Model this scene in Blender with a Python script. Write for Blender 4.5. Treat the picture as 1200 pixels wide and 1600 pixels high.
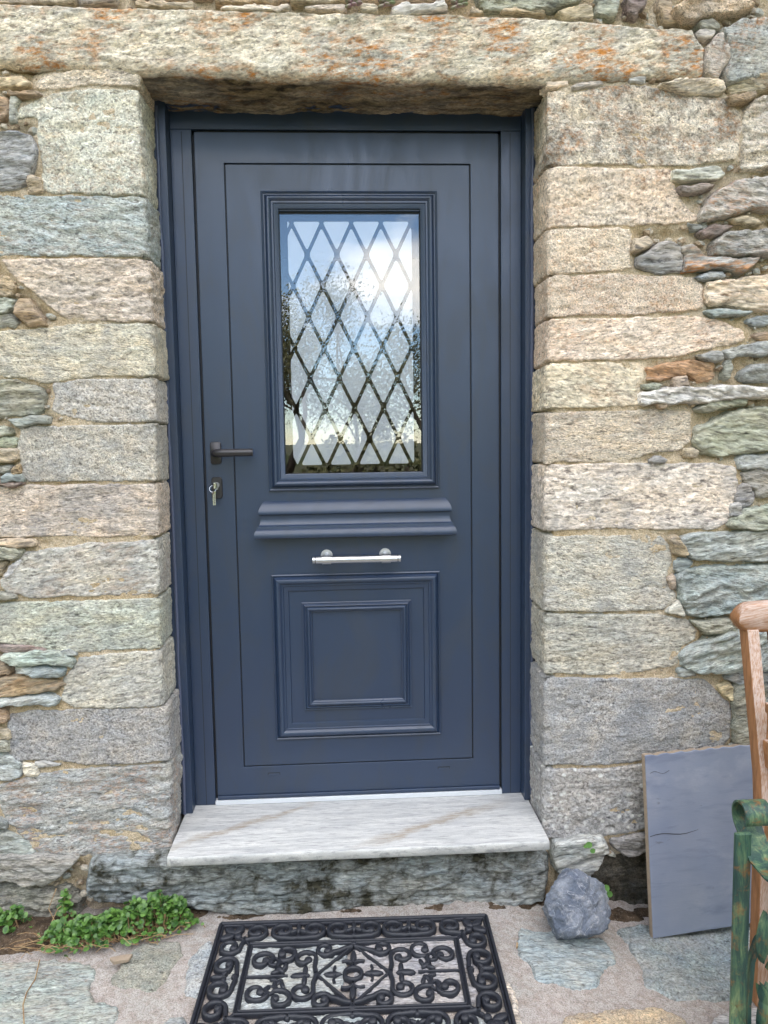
import bpy, bmesh, math, random
import numpy as np
from mathutils import Vector, Matrix

# ------------------------------------------------------------------ camera, sky, sun, exposure
scene = bpy.context.scene
for o in list(bpy.data.objects): bpy.data.objects.remove(o)
col = scene.collection
CAM = np.array([0.39826354, -2.26005296, 1.06840254])
MROT = np.array([[0.99843718, -0.05370909, -0.01544467],
                 [-0.02021741, -0.08948713, -0.99578276],
                 [0.05210049, 0.99453878, -0.09043313]])      # rows: right, down, forward
FPX = 1200.0                                                    # focal length in pixels of a 1200 x 1600 picture
cam_d = bpy.data.cameras.new('camera'); cam = bpy.data.objects.new('camera', cam_d); col.objects.link(cam)
R_, D_, F_ = MROT
cam.matrix_world = Matrix(((R_[0], -D_[0], -F_[0], CAM[0]), (R_[1], -D_[1], -F_[1], CAM[1]),
                           (R_[2], -D_[2], -F_[2], CAM[2]), (0, 0, 0, 1)))
cam_d.sensor_fit = 'VERTICAL'; cam_d.sensor_height = 24.0; cam_d.sensor_width = 24.0
cam_d.lens = 24.0 * FPX / 1600.0
cam_d.clip_start = 0.02; cam_d.clip_end = 2000
scene.camera = cam

SUN_EL = math.radians(46); SUN_AZ = math.radians(-12)          # sun stands behind the house: the wall is in open shade
world = bpy.data.worlds.new('World'); scene.world = world; world.use_nodes = True
wn = world.node_tree; wn.nodes.clear()
w_out = wn.nodes.new('ShaderNodeOutputWorld'); w_bg = wn.nodes.new('ShaderNodeBackground')
sky = wn.nodes.new('ShaderNodeTexSky'); sky.sky_type = 'NISHITA'; sky.sun_disc = False
sky.sun_elevation = SUN_EL; sky.sun_rotation = SUN_AZ
sky.air_density = 1.0; sky.dust_density = 0.05; sky.ozone_density = 3.0; sky.altitude = 600
w_tc = wn.nodes.new('ShaderNodeTexCoord'); w_map = wn.nodes.new('ShaderNodeMapping')
w_map.inputs['Scale'].default_value = (1.5, 1.5, 3.6); w_map.inputs['Location'].default_value = (0.7, 2.7, 9.2)
w_no = wn.nodes.new('ShaderNodeTexNoise'); w_no.inputs['Scale'].default_value = 2.3
w_no.inputs['Detail'].default_value = 7; w_no.inputs['Roughness'].default_value = 0.55
w_rp = wn.nodes.new('ShaderNodeValToRGB')
w_rp.color_ramp.elements[0].position = 0.45; w_rp.color_ramp.elements[0].color = (0, 0, 0, 1)
w_rp.color_ramp.elements[1].position = 0.61; w_rp.color_ramp.elements[1].color = (1, 1, 1, 1)
w_mx = wn.nodes.new('ShaderNodeMix'); w_mx.data_type = 'RGBA'
w_mx.inputs[7].default_value = (13.5, 12.9, 12.0, 1)           # sunlit cloud
L = wn.links.new
L(w_tc.outputs['Generated'], w_map.inputs['Vector']); L(w_map.outputs['Vector'], w_no.inputs['Vector'])
L(w_no.outputs['Fac'], w_rp.inputs['Fac']); L(w_rp.outputs['Color'], w_mx.inputs[0])
L(sky.outputs['Color'], w_mx.inputs[6]); L(w_mx.outputs[2], w_bg.inputs['Color'])
w_bg.inputs['Strength'].default_value = 0.13
L(w_bg.outputs['Background'], w_out.inputs['Surface'])
sun_d = bpy.data.lights.new('sun', 'SUN'); sun_d.energy = 3.0; sun_d.angle = math.radians(0.53); sun_d.color = (1, 0.95, 0.87)
sun = bpy.data.objects.new('sun', sun_d); col.objects.link(sun)
sdir = Vector((math.sin(SUN_AZ) * math.cos(SUN_EL), math.cos(SUN_AZ) * math.cos(SUN_EL), math.sin(SUN_EL)))
sun.rotation_euler = sdir.to_track_quat('Z', 'Y').to_euler(); sun.location = sdir * 30
scene.view_settings.view_transform = 'Standard'; scene.view_settings.look = 'None'
scene.view_settings.gamma = 1.0; scene.view_settings.use_curve_mapping = False
scene.view_settings.exposure = 2.35
scene.render.engine = 'CYCLES'
scene.cycles.max_bounces = 8

# ------------------------------------------------------------------ pixel -> place
YW = -0.2                                                       # face of the stone wall; the door leaf is y = 0, its foot z = 0
def gz(x): return -0.225 - 0.14 * np.clip(np.asarray(x, float) - 0.75, 0, 0.6)
def ray(u, v): return MROT.T @ np.array([(u - 600) / FPX, (v - 800) / FPX, 1.0])
def onY(u, v, Y): d = ray(u, v); return CAM + d * (Y - CAM[1]) / d[1]
def onZ(u, v, Z): d = ray(u, v); return CAM + d * (Z - CAM[2]) / d[2]
def onG(u, v, up=0.0):
    p = onZ(u, v, -0.225)
    for _ in range(8): p = onZ(u, v, float(gz(p[0])) + up)
    return p

# ------------------------------------------------------------------ numpy noise
def _hash(ix, iy, iz, seed):
    h = (ix.astype(np.uint32) * np.uint32(374761393) + iy.astype(np.uint32) * np.uint32(668265263)
         + iz.astype(np.uint32) * np.uint32(2147483647) + np.uint32((seed * 144665 + 17) & 0xffffffff))
    h = (h ^ (h >> np.uint32(13))) * np.uint32(1274126177)
    h = h ^ (h >> np.uint32(16))
    return (h & np.uint32(0xffff)).astype(np.float64) / 32767.5 - 1.0
def vnoise(a, b, seed=0):
    ia = np.floor(a).astype(np.int64); ib = np.floor(b).astype(np.int64)
    fa = a - ia; fb = b - ib
    fa = fa * fa * fa * (fa * (fa * 6 - 15) + 10); fb = fb * fb * fb * (fb * (fb * 6 - 15) + 10)
    z = np.zeros_like(ia)
    n00 = _hash(ia, ib, z, seed); n10 = _hash(ia + 1, ib, z, seed)
    n01 = _hash(ia, ib + 1, z, seed); n11 = _hash(ia + 1, ib + 1, z, seed)
    return (n00 * (1 - fa) + n10 * fa) * (1 - fb) + (n01 * (1 - fa) + n11 * fa) * fb
def fbm(a, b, seed=0, octv=4, gain=0.5):
    s = 0; amp = 1; tot = 0
    for k in range(octv):
        s = s + amp * vnoise(a * 2 ** k + 13.7 * k, b * 2 ** k - 7.3 * k, seed + 31 * k); tot += amp; amp *= gain
    return s / tot

# ------------------------------------------------------------------ object helpers
def tag(o, label, cat, group=None):
    o['label'] = label; o['category'] = cat
    if group: o['group'] = group
    return o
def thing(name, label, cat, loc=(0, 0, 0), group=None):
    o = bpy.data.objects.new(name, None); col.objects.link(o); o.location = loc
    o.empty_display_size = 0.05
    return tag(o, label, cat, group)
def link(name, me, mat, parent=None, smooth=None):
    o = bpy.data.objects.new(name, me); col.objects.link(o)
    if mat is not None and not me.materials: me.materials.append(mat)
    if parent is not None:
        o.parent = parent
        o.matrix_parent_inverse = Matrix.Translation(-world_loc(parent))
    return o
def world_loc(o):
    v = Vector(o.location) if o.type == 'EMPTY' else Vector((0, 0, 0))
    return v
def qmesh(name, V, Q, smooth=True):
    me = bpy.data.meshes.new(name)
    V = np.asarray(V, np.float32); Q = np.asarray(Q, np.int32)
    me.vertices.add(len(V)); me.vertices.foreach_set('co', V.ravel())
    n = Q.shape[1]
    me.loops.add(Q.size); me.loops.foreach_set('vertex_index', Q.ravel())
    me.polygons.add(len(Q)); me.polygons.foreach_set('loop_start', np.arange(0, Q.size, n, dtype=np.int32))
    me.polygons.foreach_set('use_smooth', np.full(len(Q), smooth))
    me.update(calc_edges=True); me.validate()
    return me
def pmesh(name, V, F, smooth=False, angle=None):
    me = bpy.data.meshes.new(name); me.from_pydata([tuple(v) for v in V], [], [tuple(f) for f in F]); me.update()
    if smooth or angle:
        me.polygons.foreach_set('use_smooth', [True] * len(me.polygons))
        if angle: me.set_sharp_from_angle(angle=math.radians(angle))
    return me
class MB:
    def __init__(s): s.v = []; s.f = []
    def add(s, V, F):
        n = len(s.v); s.v += [tuple(v) for v in V]; s.f += [tuple(i + n for i in f) for f in F]; return s
    def box(s, x0, x1, y0, y1, z0, z1):
        V = [(x, y, z) for z in (z0, z1) for y in (y0, y1) for x in (x0, x1)]
        return s.add(V, [(0, 2, 3, 1), (4, 5, 7, 6), (0, 1, 5, 4), (2, 6, 7, 3), (0, 4, 6, 2), (1, 3, 7, 5)])
    def tube(s, pts, rad, n=8, cap=True, flat=None):
        pts = [Vector(p) for p in pts]; rings = []
        if not hasattr(rad, '__len__'): rad = [rad] * len(pts)
        rad = [float(r) for r in rad]; up = None
        for i, p in enumerate(pts):
            t = (pts[min(i + 1, len(pts) - 1)] - pts[max(i - 1, 0)]).normalized()
            if up is None:
                up = Vector((0, 0, 1)) if abs(t.z) < .9 else Vector((0, 1, 0))
            a = t.cross(up)
            if a.length < 1e-5: a = t.cross(Vector((1, 0.3, 0.2)))
            a.normalize(); b = a.cross(t).normalized(); up = b
            rings.append([p + rad[i] * (math.cos(2 * math.pi * k / n) * a + math.sin(2 * math.pi * k / n) * b) for k in range(n)])
        V = [v for r in rings for v in r]; F = []
        for i in range(len(rings) - 1):
            for k in range(n):
                F.append((i * n + k, i * n + (k + 1) % n, (i + 1) * n + (k + 1) % n, (i + 1) * n + k))
        if cap: F.append(tuple(range(n))[::-1]); F.append(tuple((len(rings) - 1) * n + k for k in range(n)))
        return s.add(V, F)
    def build(s, name, mat, parent=None, angle=None, bevel=0, seg=2):
        me = bpy.data.meshes.new(name); me.from_pydata(s.v, [], s.f); me.update()
        if bevel:
            bm = bmesh.new(); bm.from_mesh(me)
            bmesh.ops.recalc_face_normals(bm, faces=bm.faces)
            bmesh.ops.bevel(bm, geom=[e for e in bm.edges if len(e.link_faces) == 2 and e.calc_face_angle(0) > .5], offset=bevel, segments=seg, profile=.5, affect='EDGES')
            bm.to_mesh(me); bm.free()
        if angle:
            me.polygons.foreach_set('use_smooth', [True] * len(me.polygons)); me.set_sharp_from_angle(angle=math.radians(angle))
        return link(name, me, mat, parent)

# ------------------------------------------------------------------ materials
class NT:
    def __init__(s, name):
        s.m = bpy.data.materials.new(name); s.m.use_nodes = True; s.t = s.m.node_tree
        s.b = s.t.nodes['Principled BSDF']; s.out = s.t.nodes['Material Output']
    def n(s, typ, **kw):
        nd = s.t.nodes.new('ShaderNode' + typ)
        for k, v in kw.items():
            if k in nd.inputs: 
                if hasattr(v, 'is_output'): s.t.links.new(v, nd.inputs[k])
                else: nd.inputs[k].default_value = v
            else: setattr(nd, k, v)
        return nd
    def l(s, a, b): s.t.links.new(a, b)
    def coord(s, scale=(1, 1, 1), rnd=True, rot=None):
        c = s.n('TexCoord').outputs['Object']
        if rnd:
            oi = s.n('ObjectInfo'); mu = s.n('VectorMath', operation='SCALE'); cv = s.n('CombineXYZ')
            s.l(oi.outputs['Random'], cv.inputs[0]); s.l(oi.outputs['Random'], cv.inputs[2]); s.l(oi.outputs['Random'], cv.inputs[1])
            s.l(cv.outputs[0], mu.inputs[0]); mu.inputs['Scale'].default_value = 37.0
            ad = s.n('VectorMath', operation='ADD'); s.l(c, ad.inputs[0]); s.l(mu.outputs[0], ad.inputs[1]); c = ad.outputs[0]
        mp = s.n('Mapping'); mp.inputs['Scale'].default_value = scale
        if rnd:
            r1 = s.math('ADD', s.math('MULTIPLY', oi.outputs['Random'], .9), .62); sv = s.n('VectorMath', operation='SCALE'); s.l(c, sv.inputs[0]); s.l(r1, sv.inputs['Scale']); c = sv.outputs[0]
            ry = s.math('MULTIPLY', s.math('SUBTRACT', s.math('FRACT', s.math('MULTIPLY', oi.outputs['Random'], 7.31)), .5), .5)
            rv = s.n('VectorRotate', rotation_type='Y_AXIS'); s.l(c, rv.inputs['Vector']); s.l(ry, rv.inputs['Angle']); c = rv.outputs[0]
        if rot: mp.inputs['Rotation'].default_value = rot
        s.l(c, mp.inputs['Vector']); return mp.outputs[0]
    def noise(s, vec, scale, detail=4, rough=.55, dist=0):
        nd = s.n('TexNoise'); nd.inputs['Scale'].default_value = scale; nd.inputs['Detail'].default_value = detail
        nd.inputs['Roughness'].default_value = rough; nd.inputs['Distortion'].default_value = dist
        s.l(vec, nd.inputs['Vector']); return nd.outputs['Fac']
    def ramp(s, fac, stops):
        r = s.n('ValToRGB'); e = r.color_ramp.elements
        while len(e) < len(stops): e.new(0.5)
        for i, (p, c) in enumerate(stops):
            e[i].position = p; e[i].color = (c, c, c, 1) if not hasattr(c, '__len__') else (*c, 1)
        s.l(fac, r.inputs['Fac']); return r.outputs['Color']
    def mix(s, fac, a, b, mode='MIX'):
        m = s.n('Mix', data_type='RGBA', blend_type=mode)
        for v, i in ((fac, 0), (a, 6), (b, 7)):
            if hasattr(v, 'is_output'): s.l(v, m.inputs[i])
            elif i == 0: m.inputs[0].default_value = v
            else: m.inputs[i].default_value = (*v, 1) if hasattr(v, '__len__') else (v, v, v, 1)
        return m.outputs[2]
    def math(s, op, a, b=0.0, clamp=False):
        m = s.n('Math', operation=op, use_clamp=clamp)
        for i, v in enumerate((a, b)):
            if hasattr(v, 'is_output'): s.l(v, m.inputs[i])
            else: m.inputs[i].default_value = v
        return m.outputs[0]
    def attr(s, name):
        a = s.n('Attribute'); a.attribute_type = 'OBJECT'; a.attribute_name = name; return a.outputs['Fac']
    def bump(s, h, dist=.002, strength=1.0):
        b = s.n('Bump'); b.inputs['Distance'].default_value = dist; b.inputs['Strength'].default_value = strength
        s.l(h, b.inputs['Height']); s.l(b.outputs[0], s.b.inputs['Normal'])
    def col(s, c):
        if hasattr(c, 'is_output'): s.l(c, s.b.inputs['Base Color'])
        else: s.b.inputs['Base Color'].default_value = (*c, 1)
    def set(s, **kw):
        for k, v in kw.items(): s.b.inputs[k.replace('_', ' ')].default_value = v

def stone_material(name, stretch, flat=False):
    m = NT(name)
    base = m.n('ObjectInfo').outputs['Color']
    sc = (stretch, 1, 1) if not flat else (stretch, 1, 1)
    cs = m.coord(sc); ci = m.coord((1, 1, 1))
    streak = m.noise(cs, 190, 7, .68, .25)                       # short foliation dashes
    streak2 = m.noise(cs, 46, 6, .66, .5)
    gv = m.n('TexVoronoi', Scale=300.0, Randomness=1.0); m.l(m.coord((min(1, stretch * 1.7), 1, 1)), gv.inputs['Vector'])
    gs = m.n('SeparateColor'); m.l(gv.outputs['Color'], gs.inputs[0]); grain = gs.outputs[0]
    big = m.noise(ci, 9, 4, .55, .3)
    mid = m.noise(ci, 30, 5, .65, .3)
    k = m.ramp(streak, [(.30, .42), (.43, .82), (.52, 1.04), (.70, 1.32)])
    k3 = m.ramp(grain, [(.0, .52), (.22, .86), (.6, 1.03), (1.0, 1.30)])
    hue = m.ramp(m.noise(cs, 22, 5, .7, .4), [(.34, (.94, .99, 1.04)), (.5, (1, 1, 1)), (.66, (1.07, 1.01, .93))])
    c = m.mix(1.0, m.mix(1.0, base, hue, 'MULTIPLY'), k, 'MULTIPLY')
    k2 = m.ramp(streak2, [(.30, .70), (.5, 1.0), (.7, 1.18)])
    c = m.mix(1.0, c, k2, 'MULTIPLY')
    c = m.mix(.8, c, m.mix(1.0, c, k3, 'MULTIPLY'))
    da = m.noise(cs, 95, 4, .6, .35)
    c = m.mix(m.ramp(da, [(.365, .75), (.405, 0)]), c, m.mix(1.0, c, (.34, .33, .34), 'MULTIPLY'))
    c = m.mix(m.ramp(da, [(.60, 0), (.66, .55)]), c, m.mix(1.0, c, (1.45, 1.42, 1.38), 'MULTIPLY'))
    # dark mica dashes and open cracks
    ck = m.noise(m.coord((stretch * .55, 1, 1)), 60, 8, .72, .5)
    c = m.mix(m.ramp(ck, [(.27, .85), (.37, 0)]), c, (.07, .062, .055))
    # grey weathering in patches
    gm = m.math('MULTIPLY', m.ramp(big, [(.42, 0), (.62, 1)]), m.attr('grey'))
    c = m.mix(gm, c, m.mix(1.0, (.30, .31, .33), k, 'MULTIPLY'))
    # lime mortar smeared over the face, thickest towards rough patches
    lm = m.math('MULTIPLY', m.ramp(m.noise(ci, 7, 6, .68, .8), [(.40, 0), (.68, 1)]), m.ramp(mid, [(.36, .35), (.60, 1)]))
    lm = m.math('MULTIPLY', lm, m.attr('lime'), True)
    c = m.mix(m.math('MULTIPLY', lm, .75), c, m.mix(.7, (.70, .61, .49), m.mix(1.0, (.72, .62, .50), m.mix(1.0, k3, k, 'MULTIPLY'), 'MULTIPLY')))
    # orange lichen
    om = m.math('MULTIPLY', m.ramp(m.noise(ci, 9, 3, .5), [(.43, 0), (.60, 1)]), m.ramp(m.noise(cs, 85, 6, .78), [(.46, 0), (.62, 1)]))
    om = m.math('MULTIPLY', om, m.attr('orange'), True)
    c = m.mix(om, c, m.mix(.5, (.50, .20, .045), m.mix(1.0, (.62, .27, .07), k3, 'MULTIPLY')))
    # black lichen and moss stains
    dm = m.math('MULTIPLY', m.ramp(m.math('ADD', m.math('MULTIPLY', mid, .55), m.math('MULTIPLY', big, .5)), [(.50, 0), (.62, 1)]), m.attr('dark'), True)
    c = m.mix(dm, c, m.mix(grain, (.018, .018, .012), (.07, .065, .045)))
    st = m.n('Attribute'); st.attribute_type = 'GEOMETRY'; st.attribute_name = 'stain_shade'  # lintel underside: real stain together with shade painted into the colour
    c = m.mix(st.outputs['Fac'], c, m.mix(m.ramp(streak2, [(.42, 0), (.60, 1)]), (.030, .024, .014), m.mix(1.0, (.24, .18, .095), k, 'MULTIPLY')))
    # white lichen dots
    vo = m.n('TexVoronoi', Scale=70.0, Randomness=1.0); m.l(ci, vo.inputs['Vector'])
    wm = m.math('MULTIPLY', m.ramp(vo.outputs['Distance'], [(.2, 1), (.36, 0)]), m.ramp(mid, [(.46, 0), (.56, 1)]))
    wm = m.math('MULTIPLY', wm, m.attr('white'), True)
    c = m.mix(wm, c, (.66, .66, .64))
    m.col(c); m.set(Roughness=.88); m.b.inputs['Specular IOR Level'].default_value = .25
    h = m.math('ADD', m.math('MULTIPLY', streak, .6), m.math('MULTIPLY', grain, .16))
    h = m.math('ADD', h, m.math('MULTIPLY', mid, .5))
    h = m.math('ADD', h, m.math('MULTIPLY', ck, .8))
    h = m.math('ADD', h, m.math('MULTIPLY', da, .7))
    m.bump(h, .0065, .9)
    return m.m
M = {}
M['gneiss'] = stone_material('gneiss_stone', .38)
M['granite'] = stone_material('granite_stone', .8)
M['schist'] = stone_material('schist_stone', .17)

def mortar_mat(name, ca, cb, cc, sc=1.0, pebb=(.7, .62, .5)):
    m = NT(name); c0 = m.coord((1, 1, 1), rnd=False)
    a = m.noise(c0, 7 * sc, 5, .6, .3); b = m.noise(c0, 260, 4, .7); d = m.noise(c0, 60, 4, .65)
    c = m.mix(m.ramp(a, [(.38, 0), (.62, 1)]), ca, cb)
    c = m.mix(m.ramp(d, [(.5, 0), (.75, .8)]), c, cc)
    c = m.mix(.8, c, m.mix(1.0, c, m.ramp(b, [(.3, .45), (.5, 1), (.7, 1.45)]), 'MULTIPLY'))
    vo = m.n('TexVoronoi', Scale=150.0); m.l(c0, vo.inputs['Vector'])
    pm = m.math('MULTIPLY', m.ramp(vo.outputs['Distance'], [(.18, 1), (.26, 0)]), m.ramp(d, [(.5, 0), (.58, 1)]))
    c = m.mix(m.math('MULTIPLY', pm, .7), c, pebb)
    m.col(c); m.set(Roughness=.95); m.b.inputs['Specular IOR Level'].default_value = .15
    m.bump(m.math('ADD', m.math('MULTIPLY', b, .6), m.math('MULTIPLY', d, 1.6)), .009, 1.0)
    return m.m
M['mortar'] = mortar_mat('lime_mortar', (.58, .45, .29), (.66, .56, .43), (.40, .27, .14))

def crumb_mat():
    m = NT('packing_stone'); c0 = m.coord(rnd=False); vo = m.n('TexVoronoi', Scale=38.0); m.l(c0, vo.inputs['Vector'])
    sc = m.n('SeparateColor'); m.l(vo.outputs['Color'], sc.inputs[0]); g = m.noise(c0, 260, 5, .7)
    c = m.ramp(sc.outputs[0], [(.0, (.20, .14, .09)), (.3, (.42, .32, .22)), (.6, (.36, .37, .34)), (1.0, (.56, .48, .38))])
    c = m.mix(.8, c, m.mix(1.0, c, m.ramp(g, [(.3, .5), (.5, 1), (.7, 1.4)]), 'MULTIPLY'))
    m.col(c); m.set(Roughness=.95); m.bump(g, .004, .8); return m.m
M['crumb'] = crumb_mat()
def ground_mat():
    m = NT('terrace_mortar'); c0 = m.coord((1, 1, 1), rnd=False)
    a = m.noise(c0, 5, 5, .6, .3); b = m.noise(c0, 300, 4, .75); d = m.noise(c0, 45, 5, .65)
    c = m.mix(m.ramp(a, [(.38, 0), (.62, 1)]), (.44, .39, .365), (.40, .375, .35))
    c = m.mix(m.ramp(d, [(.44, 0), (.66, .85)]), c, (.30, .25, .215))
    c = m.mix(.9, c, m.mix(1.0, c, m.ramp(b, [(.32, .35), (.5, 1), (.7, 1.5)]), 'MULTIPLY'))
    sp = m.n('SeparateXYZ'); m.l(c0, sp.inputs[0])
    # terrace cut short out of view: dark gravel and grass weaken bounced light
    yy = m.math('ADD', sp.outputs[1], m.math('MULTIPLY', a, .6))
    far = m.ramp(m.math('MULTIPLY', yy, -.1), [(.165, 0), (.18, 1)])
    gr = m.mix(m.ramp(m.noise(c0, 1.3, 5, .6), [(.4, 0), (.6, 1)]), (.05, .075, .025), (.12, .10, .07))
    c = m.mix(far, c, gr)
    # soil swept up against the wall
    soil = m.ramp(m.math('ADD', yy, m.math('MULTIPLY', d, .10)), [(.02, 0), (.08, 1)])
    m.col(c); m.set(Roughness=.95); m.b.inputs['Specular IOR Level'].default_value = .2
    m.bump(m.math('ADD', m.math('MULTIPLY', b, .5), d), .006, .8)
    return m.m
M['ground'] = ground_mat()

def soil_mat():
    m = NT('dark_soil'); c0 = m.coord(rnd=False)
    a = m.noise(c0, 25, 5, .65); b = m.noise(c0, 190, 4, .75)
    c = m.mix(m.ramp(a, [(.4, 0), (.62, 1)]), (.055, .04, .028), (.15, .105, .07))
    c = m.mix(m.ramp(b, [(.56, 0), (.68, 1)]), c, (.30, .25, .20))
    m.col(c); m.set(Roughness=1.0); m.b.inputs['Specular IOR Level'].default_value = .1
    m.bump(m.math('ADD', a, b), .01, .9); return m.m
M['soil'] = soil_mat()
def sky_blocker_mat():  # dark green for the added slopes that shut out low sky
    m = NT('sky_blocker_slope'); c0 = m.coord(rnd=False)
    a = m.noise(c0, .5, 6, .7); c = m.mix(m.ramp(a, [(.4, 0), (.62, 1)]), (.025, .045, .015), (.10, .11, .045))
    m.col(c); m.set(Roughness=1.0); m.b.inputs['Specular IOR Level'].default_value = .1; m.bump(a, .8, .8); return m.m
M['sky_blocker'] = sky_blocker_mat()

def paint_mat():
    m = NT('anthracite_blue_paint'); c0 = m.coord(rnd=False)
    big = m.noise(c0, 4.5, 5, .6, .5); fine = m.noise(c0, 900, 2, .6); sm = m.noise(m.coord((1, 1, .35), rnd=False), 11, 5, .65, 1.2)
    dust = m.ramp(sm, [(.48, 0), (.62, 1)])
    c = m.mix(m.math('MULTIPLY', dust, .6), (.020, .037, .078), (.027, .037, .058))
    c = m.mix(m.ramp(big, [(.35, 0), (.7, .5)]), c, (.024, .042, .086))
    m.col(c)
    r = m.math('ADD', m.math('MULTIPLY', sm, .40), .16); m.l(r, m.b.inputs['Roughness'])
    m.b.inputs['Specular IOR Level'].default_value = .65
    m.bump(fine, .0003, .5); return m.m
M['paint'] = paint_mat()

def simple(name, c, rough=.5, metal=0, spec=.5, nscale=0, namp=.2, bumpd=0):
    m = NT(name)
    if nscale:
        f = m.noise(m.coord(rnd=False), nscale, 5, .65)
        m.col(m.mix(f, tuple(x * (1 - namp) for x in c), tuple(min(1, x * (1 + namp)) for x in c)))
        if bumpd: m.bump(f, bumpd, .8)
    else: m.col(c)
    m.set(Roughness=rough, Metallic=metal); m.b.inputs['Specular IOR Level'].default_value = spec
    return m.m
M['gasket'] = simple('black_rubber_gasket', (.012, .013, .016), .6, nscale=200)
M['sealant'] = simple('blue_grey_sealant', (.075, .09, .15), .3, nscale=60, bumpd=.002)
M['handle'] = simple('dark_bronze_handle', (.045, .042, .045), .34, .4, nscale=400, namp=.15)
M['steel'] = simple('brushed_steel', (.55, .55, .56), .36, 1, nscale=300, namp=.12)
M['nickel'] = simple('nickel_key', (.58, .58, .57), .25, 1, nscale=200)
M['rubber'] = simple('black_rubber', (.016, .018, .026), .50, nscale=160, namp=.45, bumpd=.0012)
M['threshold'] = simple('white_aluminium', (.62, .64, .68), .45, nscale=60, namp=.08)
M['room'] = simple('dim_interior_wall', (.10, .085, .07), .9, nscale=8)
M['frost'] = simple('frosted_film', (.80, .81, .90), .75, nscale=14, namp=.05)
M['board_edge'] = simple('raw_wood_edge', (.30, .235, .175), .85, nscale=80, namp=.4)

def glass_mat():
    m = NT('window_glass'); m.t.nodes.remove(m.b)
    tr = m.n('BsdfTransparent'); tr.inputs['Color'].default_value = (.97, .98, .98, 1)
    gl = m.n('BsdfGlossy'); gl.inputs['Roughness'].default_value = .004; gl.inputs['Color'].default_value = (1, 1, 1, 1)
    fr = m.n('Fresnel'); fr.inputs['IOR'].default_value = 1.62
    nz = m.noise(m.coord(rnd=False), 3.0, 2, .5)
    bp = m.n('Bump'); bp.inputs['Distance'].default_value = .0006; bp.inputs['Strength'].default_value = .5
    m.l(nz, bp.inputs['Height']); m.l(bp.outputs[0], gl.inputs['Normal'])
    mx = m.n('MixShader'); m.l(fr.outputs[0], mx.inputs[0]); m.l(tr.outputs[0], mx.inputs[1]); m.l(gl.outputs[0], mx.inputs[2])
    m.l(mx.outputs[0], m.out.inputs['Surface']); return m.m
M['glass'] = glass_mat()

def slab_mat():
    m = NT('veined_white_marble'); c0 = m.coord((1, 1, 1), rnd=False)
    mp = m.coord((.35, 3.4, 1), rnd=False, rot=(0, 0, math.radians(-40)))
    v = m.noise(mp, 14, 7, .66, .5); v2 = m.noise(mp, 60, 5, .7, .2); f = m.noise(c0, 500, 3, .7)
    c = m.mix(m.ramp(v, [(.34, 0), (.5, .5), (.66, 1)]), (.40, .405, .41), (.62, .615, .595))
    c = m.mix(m.ramp(v2, [(.51, 0), (.64, .85)]), c, (.27, .27, .28))
    # two ochre veins running up to the right: signed distance to slanted lines in slab coordinates
    sp = m.n('SeparateXYZ'); m.l(c0, sp.inputs[0])
    wob = m.math('MULTIPLY', m.math('SUBTRACT', m.noise(c0, 7, 7, .68), .5), .13)
    for (x0, y0, sl, wd) in ((-.10, -.255, .62, .016), (.44, -.262, .50, .017)):
        ln = m.math('SUBTRACT', m.math('SUBTRACT', sp.outputs[1], y0), m.math('MULTIPLY', m.math('SUBTRACT', sp.outputs[0], x0), sl))
        ln = m.math('ABSOLUTE', m.math('ADD', ln, wob))
        inx = m.ramp(m.math('ADD', m.math('MULTIPLY', m.math('ABSOLUTE', m.math('SUBTRACT', sp.outputs[0], x0 + .20)), 3.0), m.math('MULTIPLY', v2, .3)), [(.45, 1), (.95, 0)])
        k = m.math('MULTIPLY', m.ramp(m.math('DIVIDE', ln, wd * 2), [(.25, 1), (.8, 0)]), inx)
        k = m.math('MULTIPLY', k, m.ramp(v2, [(.38, .25), (.58, 1)]))
        c = m.mix(m.math('MULTIPLY', k, .85), c, (.30, .24, .175))
    c = m.mix(.35, c, m.mix(1.0, c, m.ramp(f, [(.3, .6), (.5, 1), (.7, 1.25)]), 'MULTIPLY'))
    m.col(c); m.set(Roughness=.5); m.b.inputs['Specular IOR Level'].default_value = .4
    m.bump(m.math('ADD', v2, f), .0015, .4); return m.m
M['slab'] = slab_mat()

def rock_mat():
    m = NT('blue_grey_limestone'); c0 = m.coord(rnd=False)
    a = m.noise(c0, 16, 6, .62, .5); b = m.noise(c0, 220, 4, .7)
    vo = m.n('TexNoise', Scale=11.0, Detail=5.0, Distortion=1.6); m.l(c0, vo.inputs['Vector'])
    vein = m.ramp(m.math('ABSOLUTE', m.math('SUBTRACT', vo.outputs['Fac'], .5)), [(.0, 1), (.012, 0)])
    c = m.mix(m.ramp(a, [(.4, 0), (.65, 1)]), (.125, .15, .205), (.27, .295, .35))
    c = m.mix(m.math('MULTIPLY', vein, .6), c, (.58, .58, .62))
    c = m.mix(m.ramp(m.noise(c0, 30, 7, .75, .6), [(.53, 0), (.66, .85)]), c, (.40, .41, .45))
    c = m.mix(.5, c, m.mix(1.0, c, m.ramp(b, [(.3, .6), (.5, 1), (.7, 1.4)]), 'MULTIPLY'))
    m.col(c); m.set(Roughness=.75); m.bump(m.math('ADD', m.math('ADD', a, m.noise(c0, 70, 6, .7)), m.math('MULTIPLY', b, .4)), .010, 1.0); return m.m
M['rock'] = rock_mat()

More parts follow.
